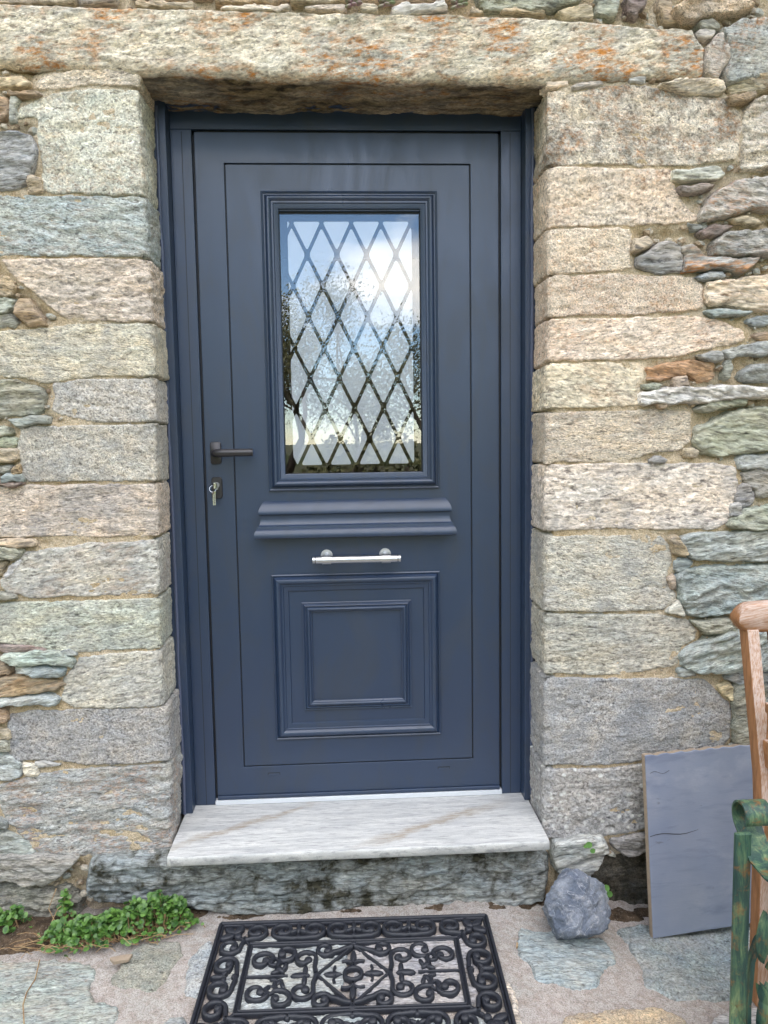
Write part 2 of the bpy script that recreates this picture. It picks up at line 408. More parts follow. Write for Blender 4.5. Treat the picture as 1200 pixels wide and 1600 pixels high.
def board_mat():
    m = NT('grey_blue_painted_wood'); mp = m.coord((.12, 1, 1), rnd=False, rot=(0, math.radians(3), 0))
    g = m.noise(mp, 40, 6, .6, .4); a = m.noise(m.coord(rnd=False), 7, 4, .5); f = m.noise(mp, 260, 3, .6)
    c = m.mix(m.ramp(a, [(.35, 0), (.7, 1)]), (.175, .205, .290), (.225, .250, .325))
    c = m.mix(m.ramp(g, [(.52, 0), (.70, .75)]), c, (.135, .16, .235))
    c = m.mix(m.ramp(m.noise(m.coord((.4, 1, 1), rnd=False), 26, 5, .7, .6), [(.66, 0), (.72, .8)]), c, (.10, .11, .14))
    c = m.mix(m.ramp(m.noise(m.coord((.5, 1, 1), rnd=False), 5, 7, .7, .4), [(.54, 0), (.68, .5)]), c, (.33, .35, .42))
    m.col(c); m.set(Roughness=.55); m.bump(m.math('ADD', g, m.math('MULTIPLY', f, .3)), .0012, .6); return m.m
M['board'] = board_mat()

def wood_mat(name, axis):
    m = NT(name); sc = [1, 1, 1]; sc[axis] = .09
    mp = m.coord(tuple(sc)); g = m.noise(mp, 70, 6, .65, .5); f = m.noise(mp, 320, 3, .7); a = m.noise(m.coord(), 13, 5, .6)
    c = m.mix(m.ramp(g, [(.32, 0), (.68, 1)]), (.20, .088, .032), (.40, .19, .085))
    # silvered, chalky wear on faces that look up and out to the weather
    ge = m.n('NewGeometry'); sp = m.n('SeparateXYZ'); m.l(ge.outputs['Normal'], sp.inputs[0])
    up = m.math('ADD', m.math('MULTIPLY', sp.outputs[2], .8), m.math('MULTIPLY', sp.outputs[1], -.75))
    wear = m.math('MULTIPLY', m.ramp(m.math('ADD', up, m.math('MULTIPLY', m.math('SUBTRACT', a, .5), .9)), [(.35, 0), (.7, 1)]), m.ramp(f, [(.36, .15), (.58, .9)]))
    c = m.mix(m.math('MULTIPLY', wear, .8), c, (.60, .50, .46))
    m.col(c); m.set(Roughness=.7); m.bump(m.math('ADD', g, f), .0015, .6); return m.m
M['wood_z'] = wood_mat('weathered_teak_upright', 2)
M['wood_x'] = wood_mat('weathered_teak_rail', 0)
M['wood_y'] = wood_mat('weathered_teak_arm', 1)

def iron_mat():
    m = NT('verdigris_painted_iron'); c0 = m.coord(rnd=False); cs = m.coord((1, 1, .14), rnd=False)
    a = m.noise(cs, 55, 6, .7, .5); b = m.noise(c0, 30, 5, .65, .4); f = m.noise(cs, 150, 4, .7)
    c = m.ramp(a, [(.30, (.008, .030, .032)), (.45, (.022, .065, .052)), (.55, (.07, .135, .075)), (.72, (.24, .30, .15))])
    c = m.mix(m.ramp(m.math('ADD', m.math('MULTIPLY', b, .75), m.math('MULTIPLY', f, .25)), [(.54, 0), (.64, .9)]), c, (.20, .09, .025))
    c = m.mix(m.ramp(m.noise(c0, 20, 5, .7), [(.60, 0), (.72, .4)]), c, (.26, .24, .10))
    c = m.mix(m.ramp(f, [(.58, 0), (.72, .6)]), c, (.02, .07, .065))
    m.col(c); m.set(Roughness=.48); m.bump(m.math('ADD', a, f), .0012, .6); return m.m
M['iron'] = iron_mat()

def leaf_mat(name, ca, cb, rough=.5):
    m = NT(name); f = m.noise(m.coord(rnd=False), 55, 3, .6)
    m.col(m.mix(m.ramp(f, [(.35, 0), (.65, 1)]), ca, cb)); m.set(Roughness=rough)
    m.b.inputs['Subsurface Weight'].default_value = 0.0
    return m.m
M['leaf'] = leaf_mat('herb_leaf_green', (.028, .085, .016), (.11, .22, .04), .45)
M['penny'] = leaf_mat('pennywort_green', (.06, .16, .03), (.12, .24, .06), .4)
M['sedum'] = leaf_mat('sedum_green_purple', (.17, .21, .10), (.26, .15, .17), .5)
M['straw'] = leaf_mat('dry_straw', (.38, .27, .14), (.22, .12, .06), .9)
M['bark'] = simple('tree_bark', (.085, .068, .055), .95, nscale=30, namp=.4, bumpd=.01)
M['treeleaf'] = leaf_mat('tree_leaf', (.07, .09, .03), (.20, .18, .09), .6)
M['roof'] = simple('slate_roof', (.10, .10, .11), .8, nscale=10)

# ------------------------------------------------------------------ stones
COLS = dict(beige=(.70, .61, .495), peach=(.80, .665, .52), greyq=(.55, .52, .465), cool=(.41, .412, .41), blue=(.38, .42, .42),
            green=(.42, .42, .33), slate=(.37, .365, .35), brown=(.42, .30, .19), tan=(.58, .455, .31), purple=(.30, .22, .20),
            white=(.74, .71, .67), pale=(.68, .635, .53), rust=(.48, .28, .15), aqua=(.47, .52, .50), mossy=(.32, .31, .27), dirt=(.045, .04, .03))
QP = []; SP = []
SEED = [7]
def smooth_poly(P, it=1, k=.18):
    for _ in range(it):
        Q = []
        n = len(P)
        for i in range(n):
            a, b = P[i], P[(i + 1) % n]
            Q.append(a * (1 - k) + b * k); Q.append(a * k + b * (1 - k))
        P = np.array(Q)
    return P
def densify(P, step):
    out = []
    for i in range(len(P)):
        a, b = P[i], P[(i + 1) % len(P)]; n = max(1, int(np.hypot(*(b - a)) / step))
        for t in range(n): out.append(a + (b - a) * t / n)
    return np.array(out)
def sdist(px, py, P):
    """signed distance to polygon, positive inside"""
    A = P; B = np.roll(P, -1, 0); D = B - A; LL = (D ** 2).sum(1) + 1e-12
    d2 = np.full(px.shape, 1e9); ins = np.zeros(px.shape, bool)
    for a, b, d, l in zip(A, B, D, LL):
        wx = px - a[0]; wy = py - a[1]; t = np.clip((wx * d[0] + wy * d[1]) / l, 0, 1)
        d2 = np.minimum(d2, (wx - t * d[0]) ** 2 + (wy - t * d[1]) ** 2)
        c = ((a[1] <= py) & (b[1] > py)) | ((b[1] <= py) & (a[1] > py))
        if d[1] != 0: ins ^= c & (px < a[0] + (py - a[1]) * d[0] / d[1])
    s = np.sqrt(d2); return np.where(ins, s, -s)
def relief(P, step, proud, er, rough, fol, ang, tilt, seed, wob=.004, pit=.0, grow=.004, base=-.026):
    """height field over polygon P: returns grid (a, b, h, keep)"""
    P = np.asarray(P, float)
    lo = P.min(0) - .014; hi = P.max(0) + .014
    na = int((hi[0] - lo[0]) / step) + 2; nb = int((hi[1] - lo[1]) / step) + 2
    a, b = np.meshgrid(lo[0] + np.arange(na) * step, lo[1] + np.arange(nb) * step, indexing='ij')
    wa = a + wob * fbm(a * 28, b * 28, seed + 5, 4, .6); wb = b + wob * fbm(a * 28, b * 28, seed + 9, 4, .6)
    sd = sdist(wa, wb, P) + grow
    t = np.clip(sd / er, 0, 1); prof = 1 - (1 - t) ** 2.6
    ca, sa = math.cos(ang), math.sin(ang)
    u = a * ca + b * sa; v = -a * sa + b * ca
    n1 = fbm(a * 9, b * 9, seed, 3); n2 = np.tanh(2.6 * fbm(u * 13, v * 62 + 1.5 * n1, seed + 50, 3, .6)) * .75 + .5 * fbm(u * 45, v * 150, seed + 51, 2)
    n3 = fbm(a * 110, b * 110, seed + 80, 2)
    n4 = fbm(u * 5 + 3, v * 14, seed + 60, 2)
    h = n1 * rough + n2 * fol + n3 * .0016 - rough * 1.1 * np.abs(n4)
    if pit: h = h - pit * np.clip(fbm(u * 30, v * 60, seed + 70, 3) - .22, 0, 1) * 2
    cx = P.mean(0); ext = max(np.ptp(P[:, 1]), .04)
    h = h + tilt[0] * (a - cx[0]) / ext * .5 + tilt[1] * (b - cx[1]) / ext
    h = base + (proud - base) * prof + h * (.25 + .75 * prof) * (prof > 0)
    h = np.where(sd < 0, base, h)
    return a, b, h, sd
def grid_faces(na, nb, keep):
    idx = np.arange(na * nb).reshape(na, nb)
    q = np.stack([idx[:-1, :-1], idx[1:, :-1], idx[1:, 1:], idx[:-1, 1:]], -1).reshape(-1, 4)
    k = keep.reshape(-1)[q].any(1); q = q[k]
    used = np.unique(q); re = np.full(na * nb, -1); re[used] = np.arange(len(used))
    return re[q], used
def stone_object(name, V, Q, parent, colr, kind, orange=0, grey=.3, dark=.08, white=0.0, lime=.45):
    me = qmesh(name, V, Q)
    o = link(name, me, M[kind], parent)
    rng = random.Random(SEED[0] * 13 + 1); SEED[0] += 1
    c = COLS[colr] if isinstance(colr, str) else colr
    j = [rng.uniform(-.10, .10) + 1] * 3; j = [x * rng.uniform(.96, 1.04) for x in j]
    o.color = (c[0] * j[0], c[1] * j[1], c[2] * j[2], 1)
    o['orange'] = float(orange); o['grey'] = float(grey); o['dark'] = float(dark); o['white'] = float(white); o['lime'] = float(lime)
    return o
wall = thing('stone_wall', 'old rubble stone house wall with dressed corner blocks round the blue door', 'wall', (0.43, YW, -.22))
CN = 0.018
def fold(s, h, xa, side, yf, r=CN):
    """wrap (s, h) round the corner of the doorway: s < 0 on the face, s > 0 on the reveal"""
    th = np.clip((s + r) / (2 * r), 0, 1) * math.pi / 2
    x = np.where(s < -r, s, np.where(s > r, 0.0, -r + r * np.sin(th)))
    y = np.where(s < -r, 0.0, np.where(s > r, s, r - r * np.cos(th)))
    nx = np.where(s < -r, 0.0, np.where(s > r, 1.0, np.sin(th))); ny = np.where(s < -r, -1.0, np.where(s > r, 0.0, -np.cos(th)))
    return xa + side * (x + nx * h), yf + y + ny * h
def wall_stone(px, colr='tan', kind='schist', proud=None, er=.008, rough=.008, fol=.006, ang=None, tilt=None, name='stone', step=.004, world_pts=None, smooth=1, wob=.008, pit=.004, base=-.026, **kw):
    seed = SEED[0] * 97 % 9973; rng = random.Random(seed)
    if proud is None: proud = rng.uniform(.004, .022)
    P = np.array([onY(u, v, YW - proud)[[0, 2]] for u, v in px]) if world_pts is None else np.array(world_pts, float)
    P = smooth_poly(P, smooth, .09) if smooth else P
    SP.append(P.copy())
    if ang is None: ang = rng.uniform(-.14, .10)
    if tilt is None: tilt = (rng.uniform(-.013, .013), rng.uniform(-.008, .014))
    mn = min(np.ptp(P[:, 0]), np.ptp(P[:, 1])); er = min(er, mn * .3); sc = min(1, mn / .055)
    a, b, h, sd = relief(P, step, proud, er, rough * sc, fol * sc, ang, (tilt[0] * sc, tilt[1] * sc), seed, wob, pit, .0035 + .33 * er, base)
    Q, used = grid_faces(*a.shape, sd > -.003)
    V = np.stack([a, YW - h, b], -1).reshape(-1, 3)[used]
    return stone_object(name, V, Q, wall, colr, kind, **kw)
def quoin(px, side, colr='beige', kind='gneiss', proud=.003, er=.0045, rough=.0022, fol=.0013, pit=.003, depth=.215, **kw):
    seed = SEED[0] * 97 % 9973; rng = random.Random(seed)
    P = np.array([onY(u, v, YW - proud)[[0, 2]] for u, v in px])
    xs = P[:, 0] * side; xa = side * xs.max(); s = xs - xs.max()      # side=+1: left jamb, doorway lies at +x
    if side > 0: xa = min(xa, -.080)
    else: xa = max(xa, .936)
    QP.append(P.copy())
    s = np.where(s > -.032, depth, s)
    P = np.stack([s, P[:, 1]], 1)
    # cut the corners of the outline a little
    P = smooth_poly(P, 1, .08) if len(P) > 3 else P
    a, b, h, sd = relief(P, .004, proud, er, rough, fol, rng.uniform(-.05, .05), (rng.uniform(-.004, .004), rng.uniform(-.004, .004)), seed, .0055, pit, .0034)
    # worn arris
    h = h - .007 * np.exp(-(a / .016) ** 2) * np.clip(.35 + 1.3 * fbm(a * 5, b * 24, seed + 3, 4), 0, 2)
    x, y = fold(a, h, xa, side, YW, rng.uniform(.006, .013))
    Q, used = grid_faces(*a.shape, sd > -.003)
    V = np.stack([x, y, b], -1).reshape(-1, 3)[used]
    if side < 0: Q = Q[:, ::-1]
    return stone_object('corner_stone', V, Q, wall, colr, kind, **kw)

LQ = [  # left of the doorway, top to bottom: outline in photo pixels
 ([(55,135),(60,125),(80,115),(110,109),(145,108),(213,108),(217,134),(190,134),(140,132),(85,139),(60,141)], dict(colr='peach', grey=.1)),
 ([(88,143),(150,137),(217,138),(219,200),(221,303),(150,304),(68,300),(62,240),(58,182),(25,187),(28,172),(55,155)], dict(colr='pale', kind='granite', orange=.25, grey=.2, rough=.006)),
 ([(-60,304),(0,304),(80,306),(225,306),(229,401),(150,400),(0,399),(-60,399)], dict(colr='aqua', orange=.2, grey=.15, fol=.004)),
 ([(0,404),(225,405),(233,420),(235,502),(110,502),(95,495),(60,465),(30,440),(10,420)], dict(colr='beige', fol=.004, grey=.2)),
 ([(-60,516),(60,513),(110,505),(236,505),(240,589),(150,587),(80,599),(60,597),(30,589),(-60,587)], dict(colr='beige', grey=.35)),
 ([(80,600),(120,592),(238,591),(240,660),(143,660),(100,652),(80,640),(85,620)], dict(colr='greyq', kind='granite', grey=.15)),
 ([(33,666),(240,663),(243,700),(241,753),(45,753),(32,740),(28,700)], dict(colr='greyq', kind='granite', grey=.45)),
 ([(-60,761),(20,759),(243,756),(248,838),(150,839),(0,841),(-60,841)], dict(colr='beige', grey=.5)),
 ([(0,905),(20,882),(40,862),(80,857),(150,848),(246,842),(249,929),(100,933),(50,936),(10,925),(0,915)], dict(colr='greyq', grey=.5, orange=.2)),
 ([(-60,944),(10,942),(120,940),(249,934),(251,1011),(180,1017),(110,1021),(60,1015),(20,1008),(-60,995)], dict(colr='greyq', grey=.4)),
 ([(122,1030),(137,1025),(180,1021),(251,1015),(254,1101),(180,1107),(115,1106),(95,1092),(100,1075),(98,1060),(115,1040)], dict(colr='greyq', grey=.5)),
 ([(12,1116),(60,1111),(255,1106),(262,1115),(262,1182),(250,1189),(140,1197),(95,1191),(20,1187),(10,1170)], dict(colr='cool', kind='granite', grey=.4)),
 ([(0,1226),(30,1219),(60,1211),(100,1202),(262,1192),(267,1290),(266,1322),(220,1336),(70,1339),(55,1330),(30,1305),(8,1280),(0,1265),(-10,1240)], dict(colr='cool', orange=.4, grey=.5, fol=.004, rough=.005)),
]
RQ = [
 ([(856,142),(870,137),(900,142),(930,135),(985,130),(1060,144),(1130,152),(1158,177),(1162,200),(1155,225),(1150,248),(1100,256),(1050,260),(950,257),(857,257)], dict(colr='pale', kind='granite', orange=.75, grey=.3, dark=.55, rough=.006)),
 ([(857,262),(950,261),(1050,264),(1052,280),(1060,300),(1075,325),(1092,338),(1090,346),(1030,350),(1000,352),(857,355)], dict(lime=1.1, colr='peach', kind='granite', orange=.45, grey=.12)),
 ([(857,359),(983,355),(989,365),(984,400),(986,418),(970,424),(857,430)], dict(lime=1.1, colr='peach', kind='granite', orange=.4, grey=.12)),
 ([(857,434),(988,427),(1040,432),(1085,433),(1098,450),(1099,484),(1000,491),(857,496)], dict(lime=1.1, colr='peach', kind='granite', orange=.45, grey=.1)),
 ([(857,500),(960,496),(1095,494),(1130,502),(1160,515),(1165,530),(1150,537),(1100,548),(1060,557),(1000,561),(900,562),(857,571)], dict(lime=1.1, colr='peach', orange=.4, grey=.1)),
 ([(855,576),(880,567),(1003,564),(1008,575),(1004,610),(1002,634),(900,638),(855,641)], dict(lime=1.1, colr='peach', orange=.2, grey=.1)),
 ([(853,645),(1000,641),(1078,641),(1079,690),(1065,702),(1010,711),(980,721),(853,724)], dict(colr='beige', orange=.2, grey=.35)),
 ([(852,728),(980,724),(1100,723),(1150,727),(1155,755),(1145,790),(1140,815),(1120,827),(1050,827),(930,828),(852,829)], dict(colr='beige', grey=.5)),
 ([(852,834),(870,836),(1030,836),(1050,850),(1052,880),(1040,905),(1055,925),(1055,940),(1035,954),(950,957),(870,955),(852,950)], dict(colr='greyq', grey=.45)),
 ([(852,957),(870,960),(1035,961),(1075,968),(1090,985),(1085,1000),(1065,1010),(1060,1040),(1000,1051),(940,1056),(870,1053),(852,1047)], dict(colr='greyq', grey=.3)),
 ([(852,1057),(870,1060),(1000,1061),(1100,1061),(1120,1080),(1142,1100),(1143,1150),(1130,1170),(1000,1190),(940,1198),(852,1188)], dict(colr='cool', kind='granite', grey=.7)),
 ([(855,1196),(940,1203),(1040,1192),(1045,1285),(980,1303),(930,1310),(880,1311),(860,1300),(850,1280)], dict(colr='cool', kind='granite', grey=.5, white=1.0)),
]
for p, kw in LQ: quoin(p, +1, **kw)
for p, kw in RQ: quoin(p, -1, **kw)

RUB = [  # rubble between the corner blocks: outline in photo pixels, colour, extras
 ([(-40,118),(30,117),(45,127),(40,135),(-40,135)],'tan',{}), ([(10,141),(50,139),(64,144),(40,149),(10,147)],'brown',{}),
 ([(16,148),(25,148),(23,184),(14,185)],'greyq',{}), ([(-40,150),(8,152),(12,175),(0,186),(-40,188)],'brown',{}),
 ([(-40,215),(20,205),(45,210),(55,235),(50,255),(40,275),(20,294),(-40,293)],'cool',dict(tilt=(-.02,.014))),
 ([(42,272),(60,275),(66,299),(40,299)],'tan',{}),
 ([(-30,466),(20,468),(18,480),(5,489),(-30,490)],'green',{}), ([(25,468),(45,465),(65,500),(72,507),(40,509),(20,490)],'brown',{}),
 ([(-30,495),(10,492),(25,503),(20,510),(-30,512)],'green',{}), ([(-30,428),(6,430),(22,450),(14,462),(-30,462)],'tan',{}),
 ([(-40,600),(20,592),(60,605),(70,620),(65,640),(40,648),(-40,650)],'green',{}), ([(10,658),(40,652),(75,653),(74,660),(20,666)],'slate',{}),
 ([(-30,668),(5,667),(15,678),(-30,683)],'green',{}), ([(-30,686),(28,684),(27,698),(-30,699)],'green',{}), ([(-30,702),(27,702),(26,717),(-30,725)],'tan',{}),
 ([(-30,730),(20,727),(12,740),(-30,741)],'slate',{}), ([(15,736),(28,726),(31,738),(15,746)],'brown',dict(proud=.02)), ([(2,745),(30,742),(33,752),(0,753)],'blue',{}),
 ([(-30,754),(33,753),(30,758),(-30,760)],'purple',{}), ([(-30,845),(50,845),(52,852),(20,856),(-30,853)],'tan',{}),
 ([(-30,857),(10,856),(31,863),(20,873),(-30,875)],'green',dict(proud=.022)), ([(4,902),(10,888),(28,872),(31,878),(12,902)],'white',{}),
 ([(-30,880),(8,880),(2,898),(-30,905)],'brown',{}), ([(-30,927),(20,930),(20,936),(-30,940)],'green',{}),
 ([(-30,1008),(30,1009),(70,1015),(68,1020),(-30,1019)],'purple',{}), ([(0,1026),(40,1023),(80,1021),(112,1035),(110,1046),(70,1040),(30,1043),(10,1037)],'aqua',dict(proud=.026)),
 ([(76,1022),(110,1018),(118,1024),(86,1029)],'blue',{}), ([(20,1047),(60,1044),(98,1050),(95,1060),(25,1055)],'blue',dict(proud=.022)),
 ([(-30,1060),(40,1058),(98,1066),(100,1072),(60,1086),(-30,1088)],'brown',dict(orange=.4)), ([(-30,1094),(60,1094),(88,1092),(82,1104),(-30,1104)],'aqua',dict(proud=.022)),
 ([(-30,1030),(2,1030),(14,1048),(14,1056),(-30,1056)],'brown',{}),
 ([(-30,1109),(8,1111),(9,1130),(-30,1135)],'brown',dict(orange=.5)), ([(-30,1140),(13,1142),(13,1156),(-30,1158)],'tan',{}),
 ([(-30,1160),(10,1160),(14,1174),(-30,1176)],'green',{}),
 ([(-30,1180),(10,1181),(30,1196),(30,1214),(5,1221),(-30,1220)],'aqua',{}), ([(33,1194),(55,1200),(57,1213),(42,1213),(34,1205)],'pale',{}),
 ([(53,1190),(70,1190),(95,1195),(60,1200)],'cool',{}), ([(-30,1278),(8,1285),(8,1299),(-30,1299)],'slate',{}),
 ([(-30,1302),(25,1304),(45,1321),(58,1338),(0,1341),(-30,1341)],'blue',{}), ([(-40,1346),(60,1343),(115,1348),(105,1359),(95,1373),(60,1388),(0,1382),(-40,1380)],'mossy',dict(proud=.03)),
 ([(223,1337),(245,1330),(252,1338),(225,1343)],'cool',dict(proud=.012)),
 ([(-40,1388),(30,1390),(100,1396),(125,1408),(120,1440),(60,1462),(-40,1462)],'mossy',dict(dark=.6)),
 # right side
 ([(851,127),(890,123),(893,131),(855,137)],'peach',dict(proud=.006)), ([(893,132),(940,125),(943,131),(896,138)],'greyq',{}),
 ([(1054,12),(1080,-2),(1160,-14),(1185,2),(1166,13),(1120,20),(1095,25),(1072,27),(1058,20)],'tan',dict(proud=.03,kind='granite')),
 ([(980,-8),(1014,-8),(998,20),(986,18)],'purple',{}), ([(932,-5),(968,-5),(963,25),(935,22)],'green',{}),
 ([(1030,-4),(1052,-8),(1050,14),(1062,32),(1040,37),(1034,20)],'brown',{}),
 ([(1095,30),(1115,27),(1126,38),(1124,45),(1098,42)],'green',{}), ([(1087,51),(1100,44),(1120,45),(1115,57),(1090,60)],'pale',{}),
 ([(1120,54),(1130,53),(1140,75),(1141,88),(1130,110),(1118,122),(1107,112),(1106,72),(1115,65)],'pale',dict(orange=.3,proud=.02,ang=1.5)),
 ([(1131,45),(1145,36),(1160,28),(1240,28),(1240,108),(1185,118),(1140,126),(1136,110),(1144,90),(1136,65)],'cool',dict(orange=1.0,proud=.02,ang=1.4)),
 ([(1034,127),(1060,123),(1130,121),(1136,135),(1125,144),(1060,140)],'peach',dict(proud=.024)), ([(1142,133),(1165,121),(1240,108),(1240,130),(1180,138),(1145,142)],'tan',dict(orange=.4)),
 ([(1140,150),(1170,141),(1185,141),(1188,148),(1165,158),(1142,160)],'brown',dict(proud=.02)), ([(1240,140),(1190,150),(1175,165),(1164,182),(1162,205),(1164,240),(1166,262),(1240,262)],'pale',dict(kind='granite',orange=.2)),
 ([(980,120),(1010,118),(1008,128),(985,128)],'greyq',{}), ([(1054,264),(1095,260),(1130,259),(1138,270),(1120,280),(1054,281)],'pale',dict(dark=.2)),
 ([(1064,290),(1080,291),(1105,283),(1120,288),(1100,297),(1068,302)],'purple',dict(proud=.022)),
 ([(1096,335),(1110,310),(1130,296),(1160,278),(1240,272),(1240,320),(1180,322),(1150,333),(1120,340),(1098,341)],'greyq',dict(orange=.7,proud=.024)),
 ([(1145,342),(1165,336),(1195,345),(1180,350),(1150,346)],'tan',{}), ([(1075,350),(1105,347),(1105,356),(1085,358)],'blue',{}),
 ([(1095,361),(1120,350),(1148,350),(1130,365),(1105,368)],'purple',{}), ([(993,373),(1015,369),(1022,378),(1000,390),(991,390)],'tan',{}),
 ([(998,403),(1015,395),(1035,377),(1050,376),(1062,385),(1070,400),(1068,422),(1040,428),(1015,420),(999,415)],'slate',dict(proud=.016)),
 ([(1066,383),(1085,381),(1100,396),(1120,401),(1190,401),(1180,412),(1160,424),(1130,415),(1100,420),(1073,423),(1074,400)],'slate',dict(orange=.9,proud=.02)),
 ([(1118,378),(1145,361),(1240,353),(1240,396),(1120,397)],'slate',dict(orange=.25,proud=.022)), ([(1088,433),(1110,426),(1130,423),(1135,432),(1100,435)],'blue',{}),
 ([(1105,450),(1110,441),(1180,431),(1240,425),(1240,487),(1175,481),(1140,476),(1108,472)],'peach',dict(orange=.3,proud=.018)), ([(1103,485),(1130,482),(1178,487),(1170,491),(1120,492)],'blue',{}),
 ([(1165,500),(1190,493),(1240,490),(1240,502),(1180,508)],'blue',{}), ([(1178,525),(1195,520),(1240,522),(1240,535),(1190,532)],'brown',{}),
 ([(1095,556),(1120,549),(1128,549),(1132,560),(1120,565),(1098,561)],'slate',{}), ([(1133,546),(1165,538),(1240,531),(1240,548),(1160,555),(1140,560)],'cool',{}),
 ([(1013,576),(1030,571),(1060,566),(1090,562),(1118,569),(1119,590),(1095,597),(1080,584),(1055,588),(1030,596),(1013,595)],'rust',dict(orange=.5)), ([(1055,591),(1075,586),(1080,600),(1058,605)],'tan',{}),
 ([(1133,566),(1145,561),(1142,590),(1133,592)],'green',{}), ([(1162,585),(1180,571),(1240,566),(1240,593),(1180,595),(1165,593)],'slate',{}),
 ([(1007,598),(1036,598),(1030,606),(1009,606)],'green',dict(proud=.018)), ([(1005,613),(1060,606),(1120,604),(1240,606),(1240,615),(1150,622),(1100,627),(1040,630),(1005,630)],'white',dict(proud=.03,dark=.3,fol=.009)),
 ([(1090,640),(1110,629),(1150,624),(1172,626),(1170,632),(1120,640)],'green',dict(proud=.02)), ([(1028,631),(1045,628),(1042,635),(1030,637)],'tan',{}),
 ([(1090,670),(1110,660),(1160,641),(1240,632),(1240,692),(1190,705),(1140,711),(1100,710),(1086,695)],'green',dict(proud=.018)), ([(1070,701),(1085,703),(1094,706),(1090,715),(1072,715)],'tan',{}),
 ([(1016,721),(1030,714),(1041,716),(1039,721)],'slate',{}), ([(1155,718),(1165,713),(1240,706),(1240,731),(1155,732)],'blue',{}),
 ([(1158,741),(1180,734),(1240,732),(1240,770),(1185,778),(1180,765),(1165,755)],'mossy',{}), ([(1147,780),(1156,761),(1170,759),(1181,775),(1175,790),(1162,793),(1151,785)],'slate',{}),
 ([(1144,791),(1158,788),(1161,803),(1146,808)],'cool',{}), ([(1140,822),(1152,809),(1175,796),(1240,790),(1240,826),(1170,828)],'green',{}),
 ([(1067,846),(1080,836),(1130,833),(1240,833),(1240,875),(1160,877),(1085,876)],'aqua',dict(proud=.016)), ([(1048,842),(1060,839),(1077,867),(1074,871),(1057,868)],'tan',{}),
 ([(1054,878),(1065,873),(1087,880),(1080,890),(1060,894),(1054,888)],'blue',{}), ([(1061,905),(1075,893),(1110,888),(1240,885),(1240,960),(1150,958),(1100,967),(1076,962),(1066,940)],'blue',dict(proud=.018,fol=.008)),
 ([(1043,906),(1054,898),(1058,920),(1051,922)],'tan',{}), ([(1046,958),(1062,942),(1070,955),(1072,966)],'pale',{}),
 ([(1082,970),(1100,973),(1140,966),(1155,985),(1112,994),(1096,985)],'green',{}), ([(1066,1028),(1081,1011),(1110,1004),(1150,991),(1240,985),(1240,1045),(1130,1055),(1090,1050),(1071,1042)],'aqua',dict(proud=.02,ang=.25,fol=.009)),
 ([(1062,1046),(1086,1048),(1088,1057),(1064,1056)],'blue',{}), ([(1135,1060),(1155,1051),(1240,1049),(1240,1069),(1160,1071)],'blue',{}), ([(1122,1073),(1145,1071),(1150,1085),(1146,1099),(1127,1085)],'tan',{}),
 ([(1150,1082),(1165,1074),(1240,1074),(1240,1165),(1152,1165)],'mossy',{}), ([(1150,1172),(1240,1170),(1240,1260),(1160,1262),(1060,1258),(1055,1205)],'cool',{}),
 ([(1050,1268),(1240,1268),(1240,1330),(1060,1330)],'blue',{}), ([(1070,1340),(1240,1338),(1240,1395),(1070,1398)],'mossy',dict(dark=.5)),
 # foot of the wall
 ([(134,1376),(142,1352),(265,1340),(400,1345),(600,1344),(840,1338),(858,1350),(862,1376),(852,1420),(600,1428),(335,1434),(292,1418),(148,1412),(132,1396)],(.27, .285, .29),dict(proud=.038,er=.03,fol=.009,dark=1.0,name='plinth_stone')),
 ([(872,1323),(900,1318),(948,1316),(954,1332),(944,1346),(928,1372),(905,1376),(873,1366),(867,1342)],'cool',dict(proud=.036,fol=.008)),
 ([(957,1314),(1010,1306),(1015,1332),(986,1342),(970,1332),(957,1321)],'slate',dict(proud=.012)),
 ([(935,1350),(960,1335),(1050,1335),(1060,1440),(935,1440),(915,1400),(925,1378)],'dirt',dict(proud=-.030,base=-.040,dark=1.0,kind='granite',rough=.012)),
 # above the lintel
 ([(-40,-20),(115,-14),(117,2),(60,4),(-40,3)],'tan',{}), ([(122,-14),(180,-4),(176,3),(125,3)],'greyq',{}), ([(212,3),(300,3),(300,9),(216,9)],'tan',{}),
 ([(190,-30),(330,-30),(330,-6),(250,-2),(195,-6)],'brown',dict(proud=-.002)), ([(345,10),(400,7),(452,8),(452,14),(346,15)],'peach',dict(proud=.02)), ([(475,11),(520,3),(543,8),(540,16),(480,16)],'peach',dict(proud=.016)),
 ([(450,-24),(548,-24),(545,-1),(460,3)],'tan',{}), ([(562,3),(590,8),(586,16),(562,16)],'peach',{}), ([(612,10),(640,3),(695,3),(700,13),(640,21),(613,22)],'white',dict(proud=.02)),
 ([(336,-24),(446,-24),(452,0),(400,2),(340,3)],'brown',{}), ([(552,-26),(730,-26),(728,-4),(600,-2),(556,-4)],'tan',{}), ([(736,6),(755,15),(750,19),(736,18)],'tan',{}),
 ([(740,-24),(912,-24),(906,5),(840,14),(762,8)],'green',dict(proud=.02)), ([(785,14),(850,13),(855,21),(785,18)],'tan',dict(proud=.014)), ([(873,13),(925,8),(929,29),(880,26)],'tan',dict(proud=.02)),
]
for p, c, kw in RUB:
    kw = dict(kw); wall_stone(p, c, **kw)

